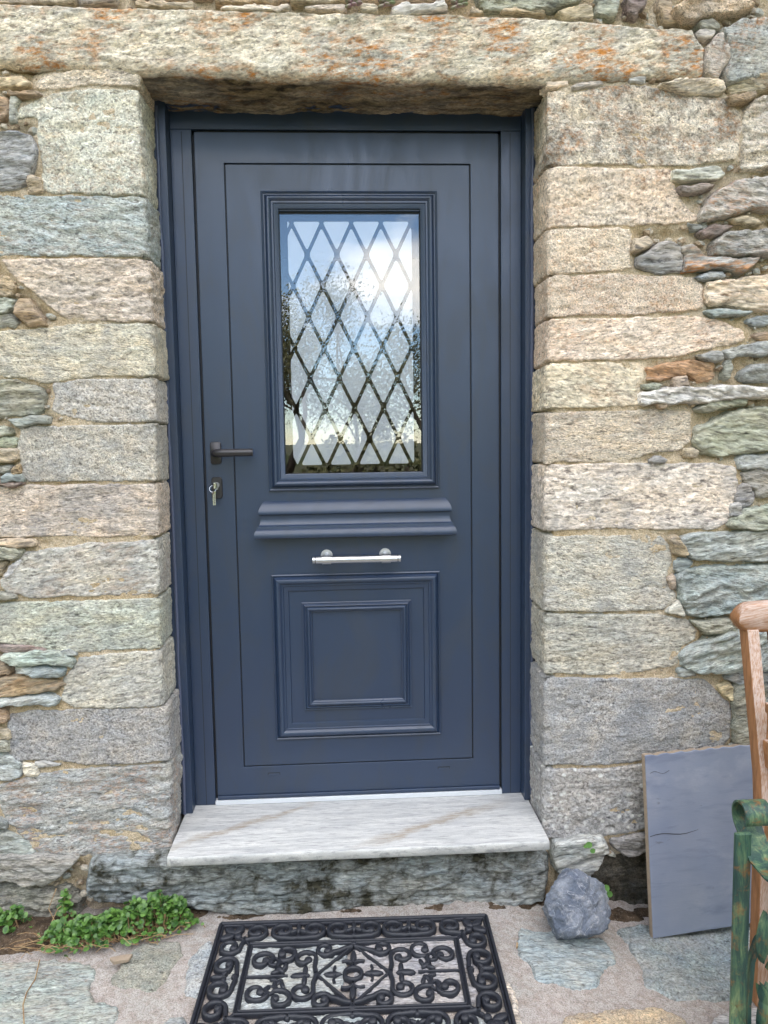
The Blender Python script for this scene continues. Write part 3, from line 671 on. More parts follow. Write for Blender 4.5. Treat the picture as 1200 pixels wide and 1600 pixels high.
# lintel: front face folded under into the soffit
def lintel():
    top = [(-160,0),(0,4),(100,7),(200,10),(300,14),(450,17),(600,20),(700,20),(850,27),(950,35),(1000,40),(1085,44),(1089,56),(1103,73)]
    bot = [(1103,110),(1095,114),(1010,113),(930,116),(850,119),(750,119),(600,118),(500,114),(430,111),(300,108),(210,106),(150,103),(100,98),(0,93),(-160,92)]
    pr = .016; T = np.array([onY(u, v, YW - pr)[[0, 2]] for u, v in top]); B = np.array([onY(u, v, YW - pr)[[0, 2]] for u, v in bot])
    bx = B[::-1, 0]; bz = B[::-1, 1]
    zb = lambda x: np.interp(x, bx, bz)
    # unfold: t = height above the front lower edge on the face, negative on the soffit
    Pt = [(x, z - zb(x)) for x, z in T]
    P = np.array([(Pt[0][0], -.25)] + Pt + [(T[-1][0], -.25)])
    a, b, h, sd = relief(P, .004, pr, .010, .004, .003, .01, (0, .004), 4242, .004, .004)
    h = h - .0035 * np.exp(-((b) / .009) ** 2) * (1 + fbm(a * 9, b * 9, 11, 3))
    r = .006; s = -b
    th = np.clip((s + r) / (2 * r), 0, 1) * math.pi / 2
    dz = np.where(s < -r, -s, np.where(s > r, 0.0, r - r * np.sin(th))); dy = np.where(s < -r, 0, np.where(s > r, s, r - r * np.cos(th)))
    nz = np.where(s < -r, 0, np.where(s > r, -1.0, -np.sin(th))); ny = np.where(s < -r, -1.0, np.where(s > r, 0, -np.cos(th)))
    z = zb(a) * np.clip(1 - s / .25, 0, 1) + 2.006 * np.clip(s / .25, 0, 1)
    z = np.where(s > 0, z, zb(a))
    # ragged hewn soffit towards the frame
    hs = np.where(s > 0, h + .012 * np.clip(s / .2, 0, 1) * fbm(a * 7, s * 3, 77, 3), h)
    V = np.stack([a, YW + dy + ny * hs, z + dz + nz * hs], -1).reshape(-1, 3)
    Q, used = grid_faces(*a.shape, sd > -.003)
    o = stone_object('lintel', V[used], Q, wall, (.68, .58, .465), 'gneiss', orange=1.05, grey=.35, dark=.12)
    # algae and soot stain plus painted shade on the hewn underside, ending in a ragged line near its front edge
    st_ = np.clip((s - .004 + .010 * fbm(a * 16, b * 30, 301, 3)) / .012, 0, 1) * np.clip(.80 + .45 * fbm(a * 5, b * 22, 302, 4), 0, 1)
    at = o.data.attributes.new('stain_shade', 'FLOAT', 'POINT'); at.data.foreach_set('value', st_.reshape(-1)[used].astype(np.float32))
    return o
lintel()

# mortar bed between the stones, wrapped into both reveals
def mortar_side(side, x_out, xa):
    st = .007
    s = np.arange(-abs(x_out - xa), .22, st); zz = np.arange(-.36, 3.0, st)
    a, b = np.meshgrid(s, zz, indexing='ij')
    qd = np.full(a.shape, -9.0); XX = xa + side * a
    for P in QP:
        if (P[:, 0].mean() - .43) * side < 0:
            near_ = (XX > P[:, 0].min() - .05) & (XX < P[:, 0].max() + .05) & (b > P[:, 1].min() - .05) & (b < P[:, 1].max() + .05)
            qd[near_] = np.maximum(qd[near_], sdist(XX[near_], b[near_], P))
    dp = np.where(a > -.02, 0, np.clip((-qd - .007) / .022, 0, 1))
    h = -.0035 - .015 * dp + (.004 + .009 * dp) * fbm(a * 11, b * 14, 900 + side, 4) + (.003 + .006 * dp) * fbm(a * 45, b * 60, 901, 3)
    if side < 0:
        X = xa - a; h = h - .045 * (np.clip((X - 1.05) / .03, 0, 1) * np.clip((1.36 - X) / .03, 0, 1) * np.clip((-.125 - b) / .02, 0, 1))
    h = np.where(a > -.01, h - .002, h)
    x, y = fold(a, h, xa, side, YW, .02)
    q, used = grid_faces(*a.shape, np.ones(a.shape, bool))
    q = q if side > 0 else q[:, ::-1]
    keep = ~((a > .03) & (b > 2.06)); kq = keep.reshape(-1)[used][q].all(1)
    V = np.stack([x, y, b], -1).reshape(-1, 3)[used]
    link('mortar', qmesh('mortar', V, q[kq]), M['mortar'], wall)
mortar_side(+1, -1.6, -.104); mortar_side(-1, 2.7, .962)
def mortar_mid():
    st = .007
    for (x0, x1, z0, z1) in ((-.13, .985, 2.03, 3.0), (-.13, .985, -.36, -.05)):
        a, b = np.meshgrid(np.arange(x0, x1 + st, st), np.arange(z0, z1 + st, st), indexing='ij')
        h = -.013 + .012 * fbm(a * 11, b * 14, 950, 4) + .007 * fbm(a * 45, b * 60, 951, 3)
        q, used = grid_faces(*a.shape, np.ones(a.shape, bool))
        link('mortar', qmesh('mortar', np.stack([a, YW - h, b], -1).reshape(-1, 3), q), M['mortar'], wall)
mortar_mid()

# more rubble just outside the picture so that the wall goes on
def margin(x0, x1, z0, z1, seed):
    rng = random.Random(seed); z = z0
    while z < z1 - .04:
        hgt = rng.choice((.035, .05, .07, .09, .12, .15)); hgt = min(hgt, z1 - z); x = x0 + rng.uniform(-.1, 0)
        while x < x1:
            w = min(hgt * rng.uniform(1.6, 4.2) + .04, .5); w = min(w, x1 - x) if x1 - x > .05 else 0
            if w < .05: break
            g = .009; j = lambda s=.012: rng.uniform(-s, s)
            wall_stone(None, rng.choice(('tan', 'beige', 'blue', 'green', 'greyq', 'slate', 'peach', 'cool', 'brown')), orange=rng.choice((0, 0, .3, .6)), step=.008, er=.018,
                       world_pts=[(x + g, z + g + j(.006)), (x + w * .5, z + g + j(.005)), (x + w - g, z + g + j(.006)), (x + w - g + j(.006), z + hgt * .5), (x + w - g - abs(j(.02)), z + hgt - g), (x + w * .45, z + hgt - g + j(.005)), (x + g + abs(j(.02)), z + hgt - g), (x + g + j(.006), z + hgt * .5)])
            x += w
        z += hgt
margin(-1.15, -.575, -.22, 2.17, 1); margin(1.67, 2.3, -.27, 2.25, 2); margin(-1.15, 2.3, 2.25, 2.55, 3)

# small packing stones and crumbs bedded in the mortar
def packing():
    rng = random.Random(77); V = []; F = []; allp = QP + SP; used_ = []
    pts = np.array([(rng.uniform(-.60, -.10) if k % 2 else rng.uniform(1.0, 1.66), rng.uniform(-.2, 2.2)) for k in range(5200)])
    best = np.full(len(pts), -9.0)
    for P in allp:
        m_ = (pts[:, 0] > P[:, 0].min() - .03) & (pts[:, 0] < P[:, 0].max() + .03) & (pts[:, 1] > P[:, 1].min() - .03) & (pts[:, 1] < P[:, 1].max() + .03)
        if m_.any(): best[m_] = np.maximum(best[m_], sdist(pts[m_, 0], pts[m_, 1], P))
    for (x, z), d in zip(pts, best):
        d = min(-d - .002, .013)
        if d < .0035 or any((x - q) ** 2 + (z - w) ** 2 < (d + r) ** 2 * .8 for q, w, r in used_): continue
        if 1.04 < x < 1.36 and z < -.12: continue
        used_.append((x, z, d)); bm = bmesh.new(); bmesh.ops.create_icosphere(bm, subdivisions=1, radius=1)
        ang = rng.uniform(-.5, .5); ca, sa = math.cos(ang), math.sin(ang); b0 = len(V); sx = rng.uniform(.9, 1.5); sz = rng.uniform(.55, .95); out = rng.uniform(-.012, -.004)
        for v in bm.verts:
            k = 1 + rng.uniform(-.22, .22); u_, w_ = v.co.x * d * sx * k, v.co.z * d * sz * k
            V.append((x + ca * u_ - sa * w_, YW - out + v.co.y * d * .9, z + sa * u_ + ca * w_))
        for f_ in bm.faces: F.append(tuple(b0 + v.index for v in f_.verts))
        bm.free()
    o = link('packing_stones', pmesh('packing_stones', V, F), M['crumb'], wall); o['kind'] = 'stuff'
packing()

# the body of the house behind: core of the wall, dark hall behind the door, roof (unseen; made tall so its shadow reaches farther over the yard)
core = MB()
core.box(-6, -.13, -.125, .40, -.5, 6.6); core.box(.985, 7, -.125, .40, -.5, 6.6); core.box(-.13, .985, -.125, .40, 2.055, 6.6); core.box(-.13, .985, -.125, .40, -.5, -.06)
core.build('wall_core', M['mortar'], wall)
hall = MB(); hall.box(-6, 7, 3.9, 4.2, -.5, 6.6); hall.box(-6.0, -5.7, .40, 3.9, -.5, 6.6); hall.box(6.7, 7, .40, 3.9, -.5, 6.6); hall.box(-5.7, 6.7, .40, 3.9, -.2, -.03); hall.box(-5.7, 6.7, .40, 3.9, 2.5, 2.6)
hall.build('hall', M['room'], wall)
rf = MB(); rf.box(-6.3, 7.3, -.42, 4.6, 6.6, 6.8); rf.build('roof', M['roof'], wall)

# ------------------------------------------------------------------ ground and paving
def ground():
    dn = lambda a, b, s: np.arange(a, b, s)
    far = np.array([1, 2, 4, 8, 16, 40, 100, 300, 900.])
    xs = np.concatenate([-1.0 - far[::-1], dn(-1.0, 2.0, .006), 2.0 + far])
    ys = np.concatenate([-1.0 - far[::-1], dn(-1.0, -.12, .006), [-.1, .5, 5, 50, 900]])
    a, b = np.meshgrid(xs, ys, indexing='ij')
    near = (a > -1.05) & (a < 2.05) & (b > -1.05)
    h = np.where(near, .004 * fbm(a * 9, b * 9, 600, 4) + .0012 * fbm(a * 120, b * 120, 601, 2), 0)
    z = gz(a) + h - .002
    z = z + np.clip((b + .27) / .07, 0, 1) * .016 * near * (.6 + .6 * fbm(a * 12, b * 12, 610, 3))
    q, used = grid_faces(*a.shape, np.ones(a.shape, bool))
    o = link('ground', qmesh('ground', np.stack([a, b, z], -1).reshape(-1, 3), q), M['ground']); o['kind'] = 'structure'
    return o
gr = ground()
def paver(px, colr, kind='schist', proud=.008, er=.008, rough=.006, fol=.003, ang=.3, name='paving_stone', **kw):
    seed = SEED[0] * 97 % 9973
    P = np.array([onG(u, v)[:2] for u, v in px]); P = smooth_poly(P, 1, .12)
    a, b, h, sd = relief(P, .0045, proud, er, rough, fol, ang, (0, 0), seed, .010, .003, .004, -.010)
    Q, used = grid_faces(*a.shape, sd > -.003)
    return stone_object(name, np.stack([a, b, gz(a) + h], -1).reshape(-1, 3)[used], Q, gr, colr, kind, **kw)
PAVE = [
 ([(-200,1508),(0,1506),(60,1502),(138,1506),(150,1520),(140,1545),(146,1568),(190,1572),(186,1590),(150,1640),(-200,1700)],(.37, .42, .41),dict(grey=.35,orange=.15)),
 ([(173,1541),(192,1501),(229,1474),(280,1471),(283,1490),(258,1533),(240,1549),(213,1543)],'mossy',dict(kind='granite')),
 ([(296,1500),(330,1472),(332,1500),(312,1560),(288,1552),(292,1520)],'blue',dict(kind='granite')),
 ([(345,1475),(450,1465),(545,1470),(540,1530),(500,1580),(380,1590),(335,1560)],'blue',{}), ([(556,1468),(660,1462),(738,1468),(752,1520),(745,1570),(640,1585),(555,1560),(552,1510)],'cool',dict(grey=.4)),
 ([(320,1610),(520,1592),(640,1596),(760,1590),(790,1650),(780,1760),(300,1780),(290,1680)],'blue',{}),
 ([(810,1452),(866,1458),(920,1468),(946,1470),(960,1502),(940,1514),(932,1540),(904,1548),(876,1540),(838,1530),(830,1510),(812,1492)],(.38, .43, .44),dict(grey=.15)),
 ([(962,1452),(1000,1446),(1160,1440),(1230,1445),(1225,1500),(1145,1560),(1100,1562),(1050,1560),(1012,1542),(1000,1505),(988,1482)],(.25, .30, .31),dict(kind='granite',grey=.5,white=.15)),
 ([(868,1612),(885,1592),(950,1580),(1020,1577),(1070,1592),(1080,1660),(1000,1720),(880,1700)],'tan',dict(kind='granite',orange=.2,grey=.4)),
 ([(793,1536),(802,1545),(812,1600),(830,1680),(812,1680),(800,1600)],'pale',dict(grey=.4)),
 ([(200,1680),(260,1600),(292,1590),(280,1680),(260,1750)],'blue',{}), ([(1110,1590),(1230,1560),(1280,1650),(1120,1700)],'cool',{}),
]
for p, c, kw in PAVE: paver(p, c, **kw)

def hill_sky_blocker():
    """unseen slopes added to block low sky light from both sides; they dip straight across the yard"""
    na, nr = 120, 16; V = []; F = []
    for i in range(na + 1):
        az = math.radians(-205 + 230 * i / na)                   # from the left end of the house round the front to the right end
        off = abs(math.degrees(az) + 88)
        k = min(1, max(0, (off - 6) / 16)); k = k * k * (3 - 2 * k)
        for j in range(nr + 1):
            t = j / nr; r = 16 + 44 * t
            e = math.tan(math.radians(.6 + 27 * k)) * r * (t ** .8)
            n = float(fbm(np.array([i * .17]), np.array([j * .35]), 88, 3)[0])
            V.append((.4 + r * math.cos(az), -.2 + r * math.sin(az), -.6 + e * (1 + .18 * n)))
    m = nr + 1
    for i in range(na):
        for j in range(nr): F.append((i * m + j, (i + 1) * m + j, (i + 1) * m + j + 1, i * m + j + 1))
    o = link('hill_sky_blocker', pmesh('hill_sky_blocker', V, F, smooth=True), M['sky_blocker']); o['kind'] = 'structure'
hill_sky_blocker()

# soil heaped in the left corner at the foot of the wall and under the dark hollow at the right
def soil(name, P, hmax, seed):
    P = smooth_poly(np.array(P), 2, .22)
    lo = P.min(0) - .02; hi = P.max(0) + .02; st = .006
    a, b = np.meshgrid(np.arange(lo[0], hi[0], st), np.arange(lo[1], hi[1], st), indexing='ij')
    sd = sdist(a + .012 * fbm(a * 20, b * 20, seed, 3), b + .012 * fbm(a * 20, b * 20, seed + 1, 3), P)
    t = np.clip(sd / .09, 0, 1)
    z = gz(a) - .012 + .012 * np.clip(sd / .012, -1, 1) + hmax * t + (.012 * fbm(a * 16, b * 16, seed + 2, 4) + .004 * fbm(a * 90, b * 90, seed + 4, 2)) * np.clip(sd / .02, 0, 1)
    Q, used = grid_faces(*a.shape, sd > -.008)
    o = link(name, qmesh(name, np.stack([a, b, z], -1).reshape(-1, 3)[used], Q), M['soil']); o['kind'] = 'structure'; return o
soil('soil', [(-1.0, -.17), (-1.0, -.36), (-.62, -.38), (-.42, -.345), (-.25, -.33), (-.14, -.30), (-.05, -.27), (.02, -.235), (.02, -.17)], .028, 71)
soil('soil', [(0.0, -.17), (0.0, -.262), (.25, -.250), (.5, -.256), (.75, -.262), (.9, -.255), (.9, -.17)], .006, 79)
soil('soil', [(.84, -.17), (.84, -.245), (.98, -.27), (1.18, -.26), (1.3, -.24), (1.3, -.17)], .022, 75)

# ------------------------------------------------------------------ doorstep slab
def doorstep():
    x0, x1, y0, y1 = -.088, .938, -.292, .03; n = 180
    z1 = -.016; th = .027
    prof = [(y1, z1), (y0 + .006, z1 - .0012), (y0 + .0024, z1 - .0018), (y0 + .0006, z1 - .0036), (y0, z1 - .008), (y0 + .0002, z1 - th + .002), (y0 + .002, z1 - th), (y1, z1 - th)]
    V = []; F = []
    for i in range(n + 1):
        x = x0 + (x1 - x0) * i / n; rag = .0022 * float(fbm(np.array([x * 22]), np.array([3.1]), 41, 4)[0])
        ex = 0.0
        for k, (y, z) in enumerate(prof):
            edge = 1 if 0 < k < 7 else 0
            V.append((x, y + rag * edge + (.004 * max(0, 1 - min(i, n - i) / 2.0)) * edge, z))
    m = len(prof)
    for i in range(n):
        for k in range(m):
            F.append((i * m + k, i * m + (k + 1) % m, (i + 1) * m + (k + 1) % m, (i + 1) * m + k))
    F.append(tuple(range(m))[::-1]); F.append(tuple(n * m + k for k in range(m)))
    o = link('doorstep', pmesh('doorstep', V, F, angle=50), M['slab'])
    return tag(o, 'pale veined marble doorstep slab under the blue door', 'doorstep')
doorstep()

# ------------------------------------------------------------------ door
door = thing('front_door', 'blue grey aluminium front door with diamond lattice window in stone doorway', 'door', (.43, 0, -.012))
LW, LH = .86, 1.941
def ring(name, x0, x1, z0, z1, prof, mat, parent, angle=35, ytop=0.0):
    """mitred moulding: prof = [(inset, outward height)]"""
    V = []; F = []
    for (i, h) in prof:
        V += [(x0 + i, ytop - h, z0 + i), (x1 - i, ytop - h, z0 + i), (x1 - i, ytop - h, z1 - i), (x0 + i, ytop - h, z1 - i)]
    for k in range(len(prof) - 1):
        for c in range(4):
            F.append((k * 4 + c, k * 4 + (c + 1) % 4, (k + 1) * 4 + (c + 1) % 4, (k + 1) * 4 + c))
    me = pmesh(name, V, F)
    bm = bmesh.new(); bm.from_mesh(me); bm.to_mesh(me); bm.free()
    me.polygons.foreach_set('use_smooth', [True] * len(me.polygons)); me.set_sharp_from_angle(angle=math.radians(angle))
    return link(name, me, mat, parent)
def arc(i0, i1, h0, h1, bulge, n=6):
    """profile bit from (i0,h0) to (i1,h1) with a bulge"""
    return [(i0 + (i1 - i0) * t, h0 + (h1 - h0) * t + bulge * math.sin(math.pi * t)) for t in np.linspace(0, 1, n + 1)[1:-1]]
# fixed frame: inner face beside the leaf, outer cover strip standing proud
f = MB()
for (a, b) in ((-.066, -.0065), (LW + .0065, LW + .066)): f.box(a, b, -.002, .07, -.016, LH + .0065)
f.box(-.066, LW + .066, -.0025, .07, LH + .0065, 2.075)
f.build('frame', M['paint'], door, bevel=.0015, seg=2)
f = MB()
for (a, b, c) in ((-.034, -.0335, 0), (LW + .0335, LW + .034, 0)): f.box(a - .0006, b + .0006, -.0024, .0, -.014, LH + .0)
f.build('frame_groove', M['gasket'], door)
for (a, b) in ((-.112, -.066), (LW + .066, LW + .112)):
    g = MB(); g.box(a, b, -.052, .02, -.016, 2.075)
    g.build('cover_strip', M['paint'], door, bevel=.002, seg=2)
g = MB(); g.box(-.066, LW + .066, -.040, .02, LH + .055, 2.075); g.build('cover_strip', M['paint'], door, bevel=.002)
# dark rebate behind the gap round the leaf
g = MB(); g.box(-.03, LW + .03, .012, .03, -.004, LH + .03); g.v = []; g.f = []
for (a, b, c, d) in ((-.02, .004, 0, LH + .02), (LW - .004, LW + .02, 0, LH + .02), (-.02, LW + .02, LH - .004, LH + .02)): g.box(a, b, .010, .03, c, d)
g.build('rebate_seal', M['gasket'], door)
# leaf: stiles and rails round the flush panel, a fine dark joint between
jx0, jx1, jz0, jz1 = .0825, LW - .0825, .100, 1.8555
def plate_with_hole(name, o, h, y0, y1, mat, parent, bevel=.0012):
    (ax0, ax1, az0, az1), (bx0, bx1, bz0, bz1) = o, h
    V = []; F = []
    for y in (y0, y1):
        V += [(ax0, y, az0), (ax1, y, az0), (ax1, y, az1), (ax0, y, az1), (bx0, y, bz0), (bx1, y, bz0), (bx1, y, bz1), (bx0, y, bz1)]
    for c in range(4):
        d = (c + 1) % 4
        F += [(c, d, 4 + d, 4 + c), (8 + d, 8 + c, 12 + c, 12 + d), (d, c, 8 + c, 8 + d), (4 + c, 4 + d, 12 + d, 12 + c)]
    me = pmesh(name, V, F); bm = bmesh.new(); bm.from_mesh(me); bmesh.ops.recalc_face_normals(bm, faces=bm.faces)
    if bevel: bmesh.ops.bevel(bm, geom=[e for e in bm.edges if e.calc_face_angle(0) > .5], offset=bevel, segments=2, profile=.5, affect='EDGES')
    bm.to_mesh(me); bm.free(); return link(name, me, mat, parent)
leaf = plate_with_hole('leaf_frame', (0, LW, .012, LH), (jx0 - .0016, jx1 + .0016, jz0 - .0016, jz1 + .0016), 0, .045, M['paint'], door)
WX0, WX1, WZ0, WZ1 = .181, .682, .931, 1.780
GX0, GX1, GZ0, GZ1 = .230, .632, .980, 1.7225
panel = plate_with_hole('panel', (jx0 + .0016, jx1 - .0016, jz0 + .0016, jz1 - .0016), (GX0 - .004, GX1 + .004, GZ0 - .004, GZ1 + .004), .0008, .045, M['paint'], door)
g = MB()
for (a, b, c, d) in ((jx0 - .004, jx0 + .004, jz0, jz1), (jx1 - .004, jx1 + .004, jz0, jz1), (jx0, jx1, jz0 - .004, jz0 + .004), (jx0, jx1, jz1 - .004, jz1 + .004)): g.box(a, b, .005, .04, c, d)
g.build('panel_joint', M['gasket'], door)
g = MB(); g.box(0, LW, -.006, .045, 0, .0115); g.build('bottom_rail', M['paint'], door, bevel=.002)
g = MB(); g.box(-.0064, LW + .0064, -.008, .05, -.0155, -.0012); g.build('threshold', M['threshold'], door, bevel=.0015)
# mouldings
prof = [(0, 0), (0, .006)] + [(.003, .0075), (.006, .006), (.0065, .004)] + [(.010, .0045)] + arc(.010, .026, .006, .016, .007, 8) + [(.026, .016), (.029, .012), (.032, .0125), (.034, .0125), (.036, .009), (.047, .0065), (.049, .005), (.049, -.012)]
ring('window_moulding', WX0, WX1, WZ0, WZ1, prof, M['paint'], door)
prof2 = [(0, 0), (0, .005), (.003, .0065), (.006, .005), (.0065, .003)] + arc(.0075, .026, .004, .014, .007, 8) + [(.026, .013), (.030, .009), (.034, .0088), (.036, .006), (.045, .005), (.049, .004), (.051, 0)]
ring('panel_moulding', .180, .681, .180, .683, prof2, M['paint'], door, ytop=.0008)
prof3 = [(0, 0), (0, .004), (.002, .005), (.005, .004)] + arc(.006, .013, .004, .008, .0035, 5) + [(.013, .0065), (.0145, .0065)] + arc(.015, .026, .008, .008, .005, 6) + [(.026, .006), (.030, .004), (.031, 0)]
ring('inner_panel_moulding', .267, .593, .268, .598, prof3, M['paint'], door, ytop=.0008)
# ledge moulding between window and panel, ends returned to the door
def ledge():
    prof = [(.902, 0), (.900, .003), (.893, .010), (.884, .017), (.876, .0215), (.869, .0235), (.864, .0228), (.862, .020), (.8615, .0165), (.852, .0155), (.842, .0165), (.834, .0195), (.830, .0235), (.8295, .0275), (.822, .028), (.8215, .030), (.815, .036), (.808, .0395), (.801, .0405), (.796, .039), (.794, .034), (.7935, 0)]
    prof = [(z, h) for z, h in prof]
    V = []; F = []; cx = .4325
    for sgn in (-1, 1):
        for z, h in prof: V.append((cx + sgn * (.2665 + h * .72), .0006 - h, z))
    n = len(prof)
    for k in range(n - 1): F.append((k, k + 1, n + k + 1, n + k))
    for off in (0, n):
        base = len(V)
        for z, h in prof: V.append((cx + (-1 if off == 0 else 1) * .2665, .0006, z))
        for k in range(n - 1): F.append((off + k, base + k, base + k + 1, off + k + 1))
    o = link('ledge_moulding', pmesh('ledge_moulding', V, F, angle=38), M['paint'], door); return o
ledge()
# window: one sealed pane, frosted lozenges on its inner face
g = MB(); g.box(GX0 - .006, GX1 + .006, .0100, .0135, GZ0 - .006, GZ1 + .006); pane = g.build('glass_pane', M['glass'], door)
def clip_poly(P, n, d):
    out = []
    for i in range(len(P)):
        a, b = P[i], P[(i + 1) % len(P)]; da = n[0] * a[0] + n[1] * a[1] - d; db = n[0] * b[0] + n[1] * b[1] - d
        if da <= 0: out.append(a)
        if (da < 0 < db) or (db < 0 < da):
            t = da / (da - db); out.append((a[0] + (b[0] - a[0]) * t, a[1] + (b[1] - a[1]) * t))
    return out
FX0, FX1, FZ0, FZ1 = .2530, .6095, 1.0050, 1.7010
DX, DZ, LWID = .0853, .1755, .0100
NX0, NZ0 = .2650, 1.6960
def lozenges():
    sx = DX / 2; sz = DZ / 2; cnt = 0
    ln = math.hypot(sx, sz); nx, nz = sz / ln, sx / ln
    for j in range(-1, 10):
        for i in range(-2, 12):
            if (i + j) % 2: continue
            cx = NX0 + (i + 0) * sx + 0; cz = NZ0 - (j) * sz
            cx += sx * 0; 
            cxx, czz = cx + sx, cz      # cell centre lies between two crossings
            P = [(cxx - sx, czz), (cxx, czz - sz), (cxx + sx, czz), (cxx, czz + sz)]
            for sgx in (-1, 1):
                for sgz in (-1, 1):
                    nn = (sgx * nx, sgz * nz); d = nn[0] * cxx + nn[1] * czz + sx * nx - LWID / 2
                    if P: P = clip_poly(P, nn, d)
            for nn, d in (((1, 0), FX1), ((-1, 0), -FX0), ((0, 1), FZ1), ((0, -1), -FZ0)):
                if P: P = clip_poly(P, nn, d)
            if len(P) < 3: continue
            A = .5 * abs(sum(P[k][0] * P[(k + 1) % len(P)][1] - P[(k + 1) % len(P)][0] * P[k][1] for k in range(len(P))))
            if A < 2e-5: continue
            P = np.array(P); P = P[np.r_[True, np.hypot(*(P[1:] - P[:-1]).T) > 1e-5]]
            P = smooth_poly(P, 2, .07)
            y = .0142; n = len(P)
            V = [(p[0], y, p[1]) for p in P] + [(p[0], y + .0006, p[1]) for p in P]
            F = [tuple(range(n)), tuple(range(n, 2 * n))[::-1]] + [(k, n + k, n + (k + 1) % n, (k + 1) % n) for k in range(n)]
            link('frosted_lozenge', pmesh('frosted_lozenge', V, F), M['frost'], pane); cnt += 1
    return cnt
NLZ = lozenges()
g = MB()
for (a, b, c, d) in ((GX0 - .006, GX0 + .0015, GZ0, GZ1), (GX1 - .0015, GX1 + .006, GZ0, GZ1), (GX0, GX1, GZ0 - .006, GZ0 + .0015), (GX0, GX1, GZ1 - .0015, GZ1 + .006)): g.box(a, b, .0092, .0099, c, d)
g.build('glazing_seal', M['gasket'], door)
# drain slots
for (x, z) in ((.171, .071), (.688, .0695)):
    g = MB(); g.box(x - .017, x + .017, -.0015, .004, z - .0035, z + .0045)
    o = g.build('drain_cover', M['paint'], door, bevel=.001)
    g = MB(); g.box(x - .0185, x + .0185, -.0006, .003, z - .0005, z + .0068); g.build('drain_slot', M['gasket'], door)
# lever handle
def rounded_plate(name, cx, cz, w, h, r, y0, y1, mat, parent):
    pts = []
    for (sx, sz, a0) in ((1, 1, 0), (-1, 1, 90), (-1, -1, 180), (1, -1, 270)):
        for k in range(6):
            a = math.radians(a0 + 90 * k / 5); pts.append((cx + sx * (w / 2 - r) + r * math.cos(a), cz + sz * (h / 2 - r) + r * math.sin(a)))
    n = len(pts); ch = .0015
    V = [(x, y1, z) for x, z in pts] + [(x, y0 + ch, z) for x, z in pts] + [(cx + (x - cx) * .92, y0, cz + (z - cz) * .95) for x, z in pts]
    F = [(k, (k + 1) % n, n + (k + 1) % n, n + k) for k in range(n)] + [(n + k, n + (k + 1) % n, 2 * n + (k + 1) % n, 2 * n + k) for k in range(n)] + [tuple(range(2 * n, 3 * n))]
    return link(name, pmesh(name, V, F, angle=40), mat, parent)
lever = None
g = MB()
pts = [(.031, 0, 1.045), (.031, -.02, 1.045), (.031, -.034, 1.045), (.034, -.043, 1.045), (.041, -.047, 1.045), (.055, -.048, 1.0452), (.09, -.047, 1.0455), (.142, -.045, 1.0455)]
g.tube(pts, [.010, .0095, .0095, .0108, .0115, .0115, .0112, .011], 14); lever = g.build('lever_handle', M['handle'], door, angle=50)
rounded_plate('handle_plate', .031, 1.045, .031, .064, .007, -.009, 0, M['handle'], lever)
lock = rounded_plate('lock_plate', .031, .944, .030, .062, .008, -.009, 0, M['handle'], door)
g = MB(); g.tube([(.031, -.006, .952), (.031, -.014, .952)], .0085, 16); g.tube([(.031, -.006, .942), (.031, -.0135, .942)], .004, 10); g.build('lock_cylinder', M['steel'], lock, angle=40)
# bunch of keys
keys = thing('door_keys', 'small bunch of silver keys hanging from the door lock', 'keys', (.031, -.02, .952))
g = MB(); g.box(.0298, .0322, -.034, -.012, .947, .957)
g.tube([(.031 + .0085 * math.cos(t) * .25, -.042, .952 + .0085 * math.sin(t)) for t in np.linspace(0, 2 * math.pi, 14)], .0032, 6, cap=False)
g.tube([(.031, -.042, .9455), (.031, -.042, .9585)], .0065, 10)
g.build('key', M['nickel'], keys, angle=40)
g = MB(); g.tube([(.0245 + .009 * math.cos(t), -.042 + .002 * math.sin(t), .943 + .009 * math.sin(t)) for t in np.linspace(0, 2 * math.pi, 22)], .0009, 6, cap=False); g.build('key_ring', M['nickel'], keys, angle=60)
for dx, rot, dy in ((.0265, -.06, -.040), (.0295, .05, -.044)):
    g = MB(); g.tube([(dx, dy, .936), (dx + rot * .01, dy, .928)], .0055, 8); g.box(dx - .0013 + rot * .02, dx + .0022 + rot * .02, dy - .003, dy + .003, .896, .930)
    g.build('key', M['nickel'], keys, angle=40)
# pull bar
bar = MB(); bz = .7315
bar.tube([(.305, -.052, bz), (.560, -.052, bz)], .0105, 20)
pull = bar.build('pull_bar', M['steel'], door, angle=40)
for x in (.345, .518):
    g = MB(); g.tube([(x - .013, -.052, bz), (x + .013, -.052, bz)], .0130, 20); g.tube([(x, 0, bz + .004), (x, -.052, bz)], .008, 14); g.tube([(x, .001, bz + .006), (x, -.005, bz + .006)], .0175, 24); g.tube([(x, -.004, bz + .006), (x, -.030, bz + .004)], .0085, 14)
    g.build('bracket', M['steel'], pull, angle=40)
for x in (.313, .552):
    g = MB(); g.tube([(x - .001, -.052, bz), (x + .001, -.052, bz)], .0109, 20); g.build('groove_ring', M['handle'], pull, angle=40)
# sealant beads between cover strip and stone
def bead(x, side, seed):
    pts = []; rad = []
    for i, z in enumerate(np.arange(-.016, 2.0, .012)):
        n = float(fbm(np.array([z * 7.0]), np.array([seed * 1.3]), seed, 3)[0])
        pts.append((x + side * (.004 * n - .003), -.053 - .003 * n, z)); rad.append(.0048 + .002 * n)
    g = MB(); g.tube(pts, rad, 8); return g.build('sealant_bead', M['sealant'], door, angle=70)
bead(-.086, 1, 5); bead(.943, -1, 9)

